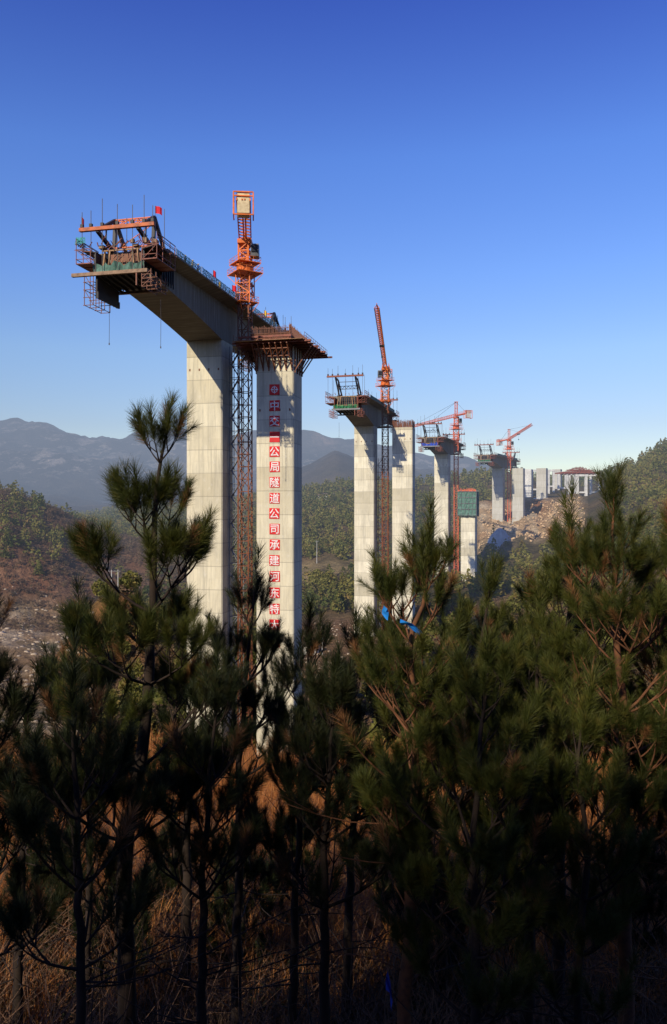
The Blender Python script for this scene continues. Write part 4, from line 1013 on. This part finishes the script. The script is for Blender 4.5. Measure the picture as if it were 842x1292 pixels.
o = scatter('field_rubble', p, nr.uniform(.2, .9, len(p)), [stone_tpl() for _ in range(4)], M['stone']); tag(o, 'loose pale rubble on the brown field between the piers', 'rubble', None, 'stuff')

# ------------------------------------------------------------------ foreground pines
def shoot_tpl(n, L, ln, wd, seed, bend=.25):
    r = np.random.default_rng(seed); V = np.zeros((n, 5, 3))
    t_ = r.random(n) ** .8; az = r.random(n) * 6.283
    al = np.radians(r.uniform(18, 62, n) * (1.15 - .55 * t_)); l = ln * r.uniform(.75, 1.15, n)
    d = np.stack([np.sin(al) * np.cos(az), np.sin(al) * np.sin(az), np.cos(al)], 1); b = np.stack([np.zeros(n), np.zeros(n), t_ * L], 1)
    s = np.cross(d, r.normal(size=(n, 3))); s /= np.linalg.norm(s, axis=1)[:, None]; s *= wd / 2
    out = np.stack([np.cos(az), np.sin(az), np.zeros(n)], 1) * (l * bend * r.uniform(-.3, 1, n))[:, None]
    V[:, 0] = b - s; V[:, 1] = b + s; mid = b + d * (l * .55)[:, None]; V[:, 2] = mid - s * .9; V[:, 3] = mid + s * .9; V[:, 4] = b + d * l[:, None] + out * .5
    T = np.array([(0, 1, 3), (0, 3, 2), (2, 3, 4)])
    return V.reshape(-1, 3), (T[None] + (np.arange(n) * 5)[:, None, None]).reshape(-1, 3)
SHb = [shoot_tpl(230, .32, .18, .0030, s + 30) for s in range(4)]
SH = [shoot_tpl(205, .20 + .05 * s, .13 + .018 * (s % 3), .0029, s) for s in range(5)]
SHf = [shoot_tpl(110, .24 + .06 * s, .15 + .02 * s, .0052, s + 10) for s in range(3)]
def place_shoots(name, items, tpls, mat, parent):
    Vs = []; Ts = []; off = 0
    for (p, d, sc) in items:
        tv, tt = tpls[rnd.randrange(len(tpls))]; d = Vector(d).normalized(); q = d.to_track_quat('Z', 'Y').to_matrix() @ Matrix.Rotation(rnd.uniform(0, 6.28), 3, 'Z')
        m_ = np.array(q) * sc; V = tv @ m_.T + np.array(p); Vs.append(V); Ts.append(tt + off); off += len(V)
    return np_mesh(name, np.concatenate(Vs), np.concatenate(Ts), mat, parent)
NSH = 0
def pine(label, trunk, cb, rmax, mat='needle', bark='bark', tp=SH, r0=.12, seed=1, spacing=.62, grow=.50, nb=(3, 4), bare=15, name='pine_tree', scl=1.0, side=1.0):
    """trunk: world points from base to tip; cb: fraction of height where the crown starts"""
    global NSH
    rn = random.Random(seed); pts = [Vector(p) for p in trunk]; base = pts[0].copy()
    root = empty(name, base, label, 'pine tree', 'young pines in the foreground'); pts = [p - base for p in pts]
    seglen = [(pts[i + 1] - pts[i]).length for i in range(len(pts) - 1)]; Lt = sum(seglen)
    def at(s):
        for i, l in enumerate(seglen):
            if s <= l or i == len(seglen) - 1: return pts[i].lerp(pts[i + 1], min(1, s / l)), (pts[i + 1] - pts[i]).normalized()
            s -= l
    tb = MB(); n = 26; P = []; Q = []
    for k in range(n + 1):
        q, _ = at(Lt * k / n); w_ = 1 - k / n; P.append(q + Vector((rn.uniform(-1, 1), rn.uniform(-1, 1), 0)) * .02 * min(1, k)); Q.append(r0 * w_ ** .8 + .010)
    tb.tube(P, Q, 8); tb.build('trunk', M[bark], root, True)
    bb = MB(); items = []
    def twig(p, d, L, lvl):
        nseg = 5; q = p.copy(); dd = d.normalized(); P = [q.copy()]
        for k in range(nseg):
            dd = (dd + Vector((rn.uniform(-.1, .1), rn.uniform(-.1, .1), .10 + .13 * (k / nseg)))).normalized(); q = q + dd * L / nseg; P.append(q.copy())
        rb = .006 + .011 * L
        bb.tube(P, [rb * (1 - .75 * k / nseg) + .0015 for k in range(nseg + 1)], 5 if lvl == 0 else 4, False)
        sd = (dd + Vector((0, 0, .45))).normalized()
        items.append((P[-1] - dd * .06, sd, rn.uniform(.8, 1.2) * scl))
        if L > .3: items.append((P[-2], (P[-1] - P[-2]).normalized(), rn.uniform(.7, 1.0) * scl))
        if L > .25 and rn.random() < .6: items.append((P[-3], (P[-2] - P[-3] + Vector((rn.uniform(-.1, .1), rn.uniform(-.1, .1), .05))).normalized(), rn.uniform(.6, .9) * scl))
        if rn.random() < .5: items.append((P[-1] - dd * .05, (sd + Vector((rn.uniform(-.7, .7), rn.uniform(-.7, .7), .2))).normalized(), rn.uniform(.6, .85) * scl))
        if lvl < 2 and L > .30:
            ns = 1 if L < .55 else (2 if L < 1.1 else 3)
            for j in range(ns):
                f_ = .38 + .5 * (j + rn.random() * .5) / ns; k = min(nseg - 1, int(f_ * nseg)); pp = P[k]
                td = (P[k + 1] - P[k]).normalized(); sdv = td.cross(Vector((0, 0, 1)))
                if sdv.length < .1: sdv = Vector((1, 0, 0))
                sdv.normalize()
                for s_ in (-1, 1):
                    if rn.random() < .72: twig(pp, td * .75 + sdv * s_ * rn.uniform(.6, 1.0) + Vector((0, 0, rn.uniform(0, .3))), L * (1 - f_) * rn.uniform(.65, 1.0) + .12, lvl + 1)
    s = Lt * cb; 
    while s < Lt - .12:
        p, td = at(s); d = Lt - s; L = min(rmax, .16 + grow * d ** .85) * 1.0
        el = 22 + 38 * math.exp(-d / 1.2)
        k = rn.randint(*nb); a0 = rn.random() * 6.28
        for j in range(k):
            az = a0 + 6.283 * j / k + rn.uniform(-.3, .3); e = R(el + rn.uniform(-9, 9)); l_ = L * rn.uniform(.65, 1.12)
            dv = Vector((math.cos(az) * math.cos(e), math.sin(az) * math.cos(e), math.sin(e)))
            twig(p, dv, l_, 0)
        s += spacing * rn.uniform(.8, 1.25)
    for k in range(4): p, td = at(Lt - .03 - .10 * k); items.append((p, td + Vector((rn.uniform(-.22, .22), rn.uniform(-.22, .22), .1)) * (1 if k else 0), ((1.15 if tp is SHb else 1.5) - .1 * k) * scl))
    for k in range(bare):   # dead lower limbs
        p, td = at(Lt * rn.uniform(.08, cb + .03)); az = rn.random() * 6.28; L = rn.uniform(.5, 2.1); q = p.copy(); P = [q.copy()]; dd = Vector((math.cos(az), math.sin(az), rn.uniform(-.1, .5))).normalized()
        for j in range(5): dd = (dd + Vector((rn.uniform(-.25, .25), rn.uniform(-.25, .25), rn.uniform(-.15, .2)))).normalized(); q = q + dd * L / 5; P.append(q.copy())
        bb.tube(P, [.012 * (1 - .17 * j) for j in range(6)], 4, False)
        if rn.random() < .6: dd2 = (dd + Vector((rn.uniform(-1, 1), rn.uniform(-1, 1), .3))).normalized(); bb.tube([P[3], P[3] + dd2 * L * .3], [.006, .002], 4, False)
    bb.build('branches', M[bark], root, True)
    dead = [i_ for i_ in items if rn.random() < .035]; live = [i_ for i_ in items if i_ not in dead]
    place_shoots('crown', live, tp, M[mat], root); NSH += len(items)
    if dead: place_shoots('dead_needles', dead, tp, M['dead'], root)
    return root
def TR(Y, *pp, dy=0):
    """trunk polyline from photo pixels, base first; extended down to the ground"""
    P = [W(x, y, Y + dy * k) for k, (x, y) in enumerate(pp)]
    for k in range(1, len(P) - 1): P[k] = P[k] + Vector((rnd.uniform(-.09, .09), 0, 0))
    b = P[0]; z = gz(b.x, b.y) - .1
    if b.z > z + .3: P.insert(0, Vector((b.x - .05, b.y, z)))
    return P
pine('slender left pine whose open top stands against the sky by the pier', TR(9.5, (160, 1240), (163, 1100), (178, 900), (192, 720), (204, 600), (210, 540)), .45, 1.7, 'needle', 'bark_d', tp=SHb, r0=.125, seed=3, spacing=.92, grow=.50, nb=(3, 4))
pine('tall pine at right with orange bark and a pointed crown', TR(9.5, (790, 1290), (786, 1100), (783, 930), (777, 760), (774, 638)), .50, 1.5, 'needle', 'bark_o', r0=.105, seed=11, spacing=.58, grow=.50)
pine('middle pine with the blue plastic caught in its fork', TR(9.0, (512, 1250), (518, 980), (524, 800), (530, 760), (541, 700)), .56, 1.2, 'needle', 'bark_o', r0=.10, seed=5, spacing=.60, grow=.58)
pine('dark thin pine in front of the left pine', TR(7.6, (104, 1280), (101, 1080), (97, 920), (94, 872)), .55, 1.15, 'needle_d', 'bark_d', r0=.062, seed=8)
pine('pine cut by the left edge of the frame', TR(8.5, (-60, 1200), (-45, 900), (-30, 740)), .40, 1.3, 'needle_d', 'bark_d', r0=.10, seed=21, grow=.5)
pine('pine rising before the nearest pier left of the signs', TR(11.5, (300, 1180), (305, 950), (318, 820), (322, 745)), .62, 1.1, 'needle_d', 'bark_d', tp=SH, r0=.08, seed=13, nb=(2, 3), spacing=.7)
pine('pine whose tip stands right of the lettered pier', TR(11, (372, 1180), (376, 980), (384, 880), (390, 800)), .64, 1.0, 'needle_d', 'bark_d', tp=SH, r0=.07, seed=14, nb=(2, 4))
pine('bushy pine just right of the middle pine', TR(11.5, (598, 1180), (604, 960), (612, 830), (618, 745)), .46, 1.3, 'needle', 'bark_d', tp=SH, r0=.10, seed=15)
pine('pine left of the tall right-hand pine with a small pointed tip', TR(12, (706, 1150), (712, 950), (718, 790), (721, 662)), .50, 1.3, 'needle', 'bark_d', tp=SHf, r0=.11, seed=16)
pine('pine cut by the right edge of the frame', TR(10, (872, 1200), (868, 950), (858, 790), (850, 685)), .48, 1.3, 'needle', 'bark_o', r0=.10, seed=17)
pine('low pine between the lettered pier and the middle pine', TR(12.5, (440, 1150), (444, 960), (446, 880), (448, 815)), .58, 1.2, 'needle_d', 'bark_d', tp=SHf, r0=.09, seed=18)
pine('short dense pine low in front below the middle of the view', TR(8.2, (600, 1250), (606, 1050), (612, 905), (614, 840)), .40, 1.2, 'needle', 'bark_d', r0=.07, seed=19, grow=.6)
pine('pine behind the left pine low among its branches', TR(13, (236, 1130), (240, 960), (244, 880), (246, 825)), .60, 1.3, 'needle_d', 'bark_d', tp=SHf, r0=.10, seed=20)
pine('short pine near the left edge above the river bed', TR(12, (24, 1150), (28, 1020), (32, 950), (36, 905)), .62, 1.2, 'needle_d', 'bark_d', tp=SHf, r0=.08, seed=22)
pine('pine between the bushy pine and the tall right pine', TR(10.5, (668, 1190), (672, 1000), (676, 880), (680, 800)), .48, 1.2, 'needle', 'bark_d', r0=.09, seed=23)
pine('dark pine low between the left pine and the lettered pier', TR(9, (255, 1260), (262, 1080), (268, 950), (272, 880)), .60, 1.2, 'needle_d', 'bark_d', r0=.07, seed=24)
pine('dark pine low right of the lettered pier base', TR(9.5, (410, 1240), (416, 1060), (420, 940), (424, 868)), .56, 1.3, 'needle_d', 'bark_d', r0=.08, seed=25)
pine('small pine low at the right side before the orange trunk', TR(8.5, (730, 1260), (734, 1080), (738, 960), (740, 900)), .42, 1.1, 'needle', 'bark_d', r0=.06, seed=26)
pine('small pine sprouting above the orange knoll', TR(12.5, (112, 1120), (108, 960), (104, 850), (102, 780)), .6, .9, 'needle_d', 'bark_d', tp=SHf, r0=.06, seed=27)
print('shoots', NSH)

for k, (px, Y, ty, lab) in enumerate(((60, 15, 985, 'pine sapling low at the left in front of the orange grass'), (215, 16, 1010, 'pine sapling behind the trunk of the left pine'), (300, 14, 1040, 'pine sapling left of centre low before the orange grass'), (375, 15.5, 1000, 'pine sapling near the centre under the lettered pier'), (500, 15, 960, 'pine sapling behind the middle pine trunk'), (660, 14, 1000, 'pine sapling low at right of centre in deep shade'), (810, 14, 960, 'pine sapling beside the tall orange trunk at the right'), (140, 13.2, 1085, 'small pine sapling near the bottom left'), (560, 13.2, 1090, 'small pine sapling near the bottom right of centre'))):
    x = (px - CX) / F * Y; zb_ = gz(x, Y); pine(lab, [Vector((x, Y, zb_ - .1)), Vector((x + .1, Y, zb_ * .5 + (HZ - ty) / F * Y * .5)), W(px + 4, ty + 25, Y)], .18, .9, 'needle_d', 'bark_d', tp=SHf, r0=.04, seed=60 + k, bare=2, spacing=.5, name='pine_sapling')
# blue plastic in the fork
def rag(pts, wd, label, mat='blue'):
    m = MB(); vs = []
    for k, p in enumerate(pts):
        for j in range(4): vs.append(p + Vector((rnd.uniform(-.015, .015), rnd.uniform(-.05, .05), (j / 3 - .5) * wd * rnd.uniform(.5, 1.3))))
    n = len(pts); m.add(vs, [(k * 4 + j, k * 4 + j + 1, (k + 1) * 4 + j + 1, (k + 1) * 4 + j) for k in range(n - 1) for j in range(3)])
    tag(m.build('plastic_strip', M[mat]), label, 'plastic strip')
rag([W(x, y, 8.45) for x, y in ((483, 768), (488, 774), (491, 778))], .10, 'small blue plastic scrap on a twig left of the fork')
rag([W(x, y, 8.6) for x, y in ((506, 786), (513, 786), (520, 790), (527, 796), (534, 800))], .06, 'bright blue plastic strip draped across the middle pine fork')
rag([W(x, y, 8.9) for x, y in ((488, 1235), (492, 1246), (494, 1258), (495, 1270))], .16, 'dim blue plastic bag among the undergrowth at the bottom', 'navy')

# ------------------------------------------------------------------ undergrowth
def grass(name, n, xr, yr, h, mat, label, w_=.012, dens=None, droop=.5):
    y = nr.uniform(*yr, n); x = nr.uniform(xr[0], xr[1], n) * y
    cl = fbm(x / 1.1, y / 1.1, 61, 3); k = cl > -.25; x, y = x[k], y[k]; n = len(x); z = height(x, y)
    hh = nr.uniform(h[0], h[1], n) * (1 + .5 * fbm(x / 1.1, y / 1.1, 63, 2)); a = nr.random(n) * 6.283; dr = nr.uniform(.15, 1, n) * droop * hh; b = np.stack([x, y, z], 1)
    o_ = np.stack([np.cos(a), np.sin(a), np.zeros(n)], 1); s = np.stack([-np.sin(a), np.cos(a), np.zeros(n)], 1) * w_ / 2
    u = np.array([0, 0, 1.0]); V = np.zeros((n, 5, 3)); V[:, 0] = b - s; V[:, 1] = b + s
    m_ = b + u * (hh * .62)[:, None] + o_ * (dr * .35)[:, None]; V[:, 2] = m_ - s * .8; V[:, 3] = m_ + s * .8; V[:, 4] = b + u * (hh * .85)[:, None] + o_ * dr[:, None]
    T = np.array([(0, 1, 3), (0, 3, 2), (2, 3, 4)]); T = (T[None] + (np.arange(n) * 5)[:, None, None]).reshape(-1, 3)
    tag(np_mesh(name, V.reshape(-1, 3), T, M[mat]), label, 'grass', None, 'stuff')
grass('dry_grass', 190000, (-.58, .58), (12.5, 47), (.5, 1.5), 'straw', 'orange dry grass behind the pine trunks', .013, droop=.9)
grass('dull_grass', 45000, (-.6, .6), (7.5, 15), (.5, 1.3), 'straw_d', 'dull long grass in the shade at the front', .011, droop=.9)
# tangle of bare twigs
tb = MB()
for k in range(2800):
    y = rnd.uniform(8.6, 21); x = rnd.uniform(-.48, .48) * y; q = Vector((x, y, gz(x, y) - .05)); dd = Vector((rnd.uniform(-1, 1), rnd.uniform(-.8, .8), 1)).normalized(); L = rnd.uniform(.8, 3.2); P = [q.copy()]
    for j in range(6): dd = (dd + Vector((rnd.uniform(-.35, .35), rnd.uniform(-.35, .35), rnd.uniform(-.25, .12)))).normalized(); q = q + dd * L / 6; P.append(q.copy())
    tb.tube(P, [.009 * (1 - .14 * j) for j in range(7)], 3, False)
    for j in (2, 3, 4):
        d2 = (dd + Vector((rnd.uniform(-1, 1), rnd.uniform(-1, 1), rnd.uniform(0, .8)))).normalized(); tb.tube([P[j], P[j] + d2 * L * .18, P[j] + d2 * L * .3 + Vector((0, 0, -.03))], [.005, .003, .0015], 3, False)
tag(tb.build('twig_thicket', M['twig']), 'tangled bare twigs and brambles at the foot of the pines', 'thicket', None, 'stuff')
# low leafy shrubs
def shrub(x, y, h, wd, label, seed, mat='needle_d'):
    z = gz(x, y); root = empty('shrub', (x, y, z), label, 'shrub', 'low shrubs at the foot of the pines'); rn = random.Random(seed); g_ = np.random.default_rng(seed); m = MB(); V = []; T = []
    for k in range(22):
        a = rn.random() * 6.28; tip = Vector((math.cos(a) * wd * rn.random(), math.sin(a) * wd * rn.random(), h * rn.uniform(.5, 1))); mid = tip * .5 + Vector((0, 0, h * .12)); m.tube([(0, 0, 0), mid, tip], [.015, .009, .003], 4, False)
        for j in range(70):
            u = rn.uniform(.35, 1.05); c = np.array(tip) * u + g_.normal(size=3) * .10; t1 = g_.normal(size=3); t1 /= np.linalg.norm(t1); t2 = np.cross(t1, g_.normal(size=3)); t2 /= np.linalg.norm(t2)
            b = len(V); V += [c + t1 * .045, c + t2 * .016, c - t1 * .045, c - t2 * .016]; T += [(b, b + 1, b + 2), (b, b + 2, b + 3)]
    m.build('stems', M['twig'], root); np_mesh('leaves', np.array(V), np.array(T), M[mat], root)
sl = ['leftmost low shrub', 'shrub below the thin dark pine', 'shrub at the foot of the left pine', 'shrub below the lettered pier', 'shrub left of the blue bag', 'shrub right of the blue bag', 'shrub below the low dense pine', 'shrub left of the orange trunk', 'rightmost low shrub']
for k, (px, Y) in enumerate(((20, 14.2), (110, 13.2), (200, 13.5), (345, 13), (450, 13.4), (540, 13), (620, 13.2), (720, 13.5), (815, 13))):
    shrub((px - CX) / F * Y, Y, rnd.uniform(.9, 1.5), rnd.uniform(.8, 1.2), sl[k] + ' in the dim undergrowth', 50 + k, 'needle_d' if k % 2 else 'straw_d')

# unseen wood on the hillside behind the camera, added to throw gapped shade forward
n = 300; x = nr.uniform(-75, 30, n); y = nr.uniform(-78, -40, n); p = np.stack([x, y, height(x, y) - .3], 1); k_ = (p[:, 2] > 3) & (x > -2.5 - .642 * (13 - y))
p = p[k_]; o = scatter('shade_wood', p, nr.uniform(3, 5.6, len(p)), PT[:4], M['leaf_far'], 1.2); tag(o, 'unseen wood on the hillside behind the viewpoint, placed to shade the foreground', 'forest', None, 'stuff')
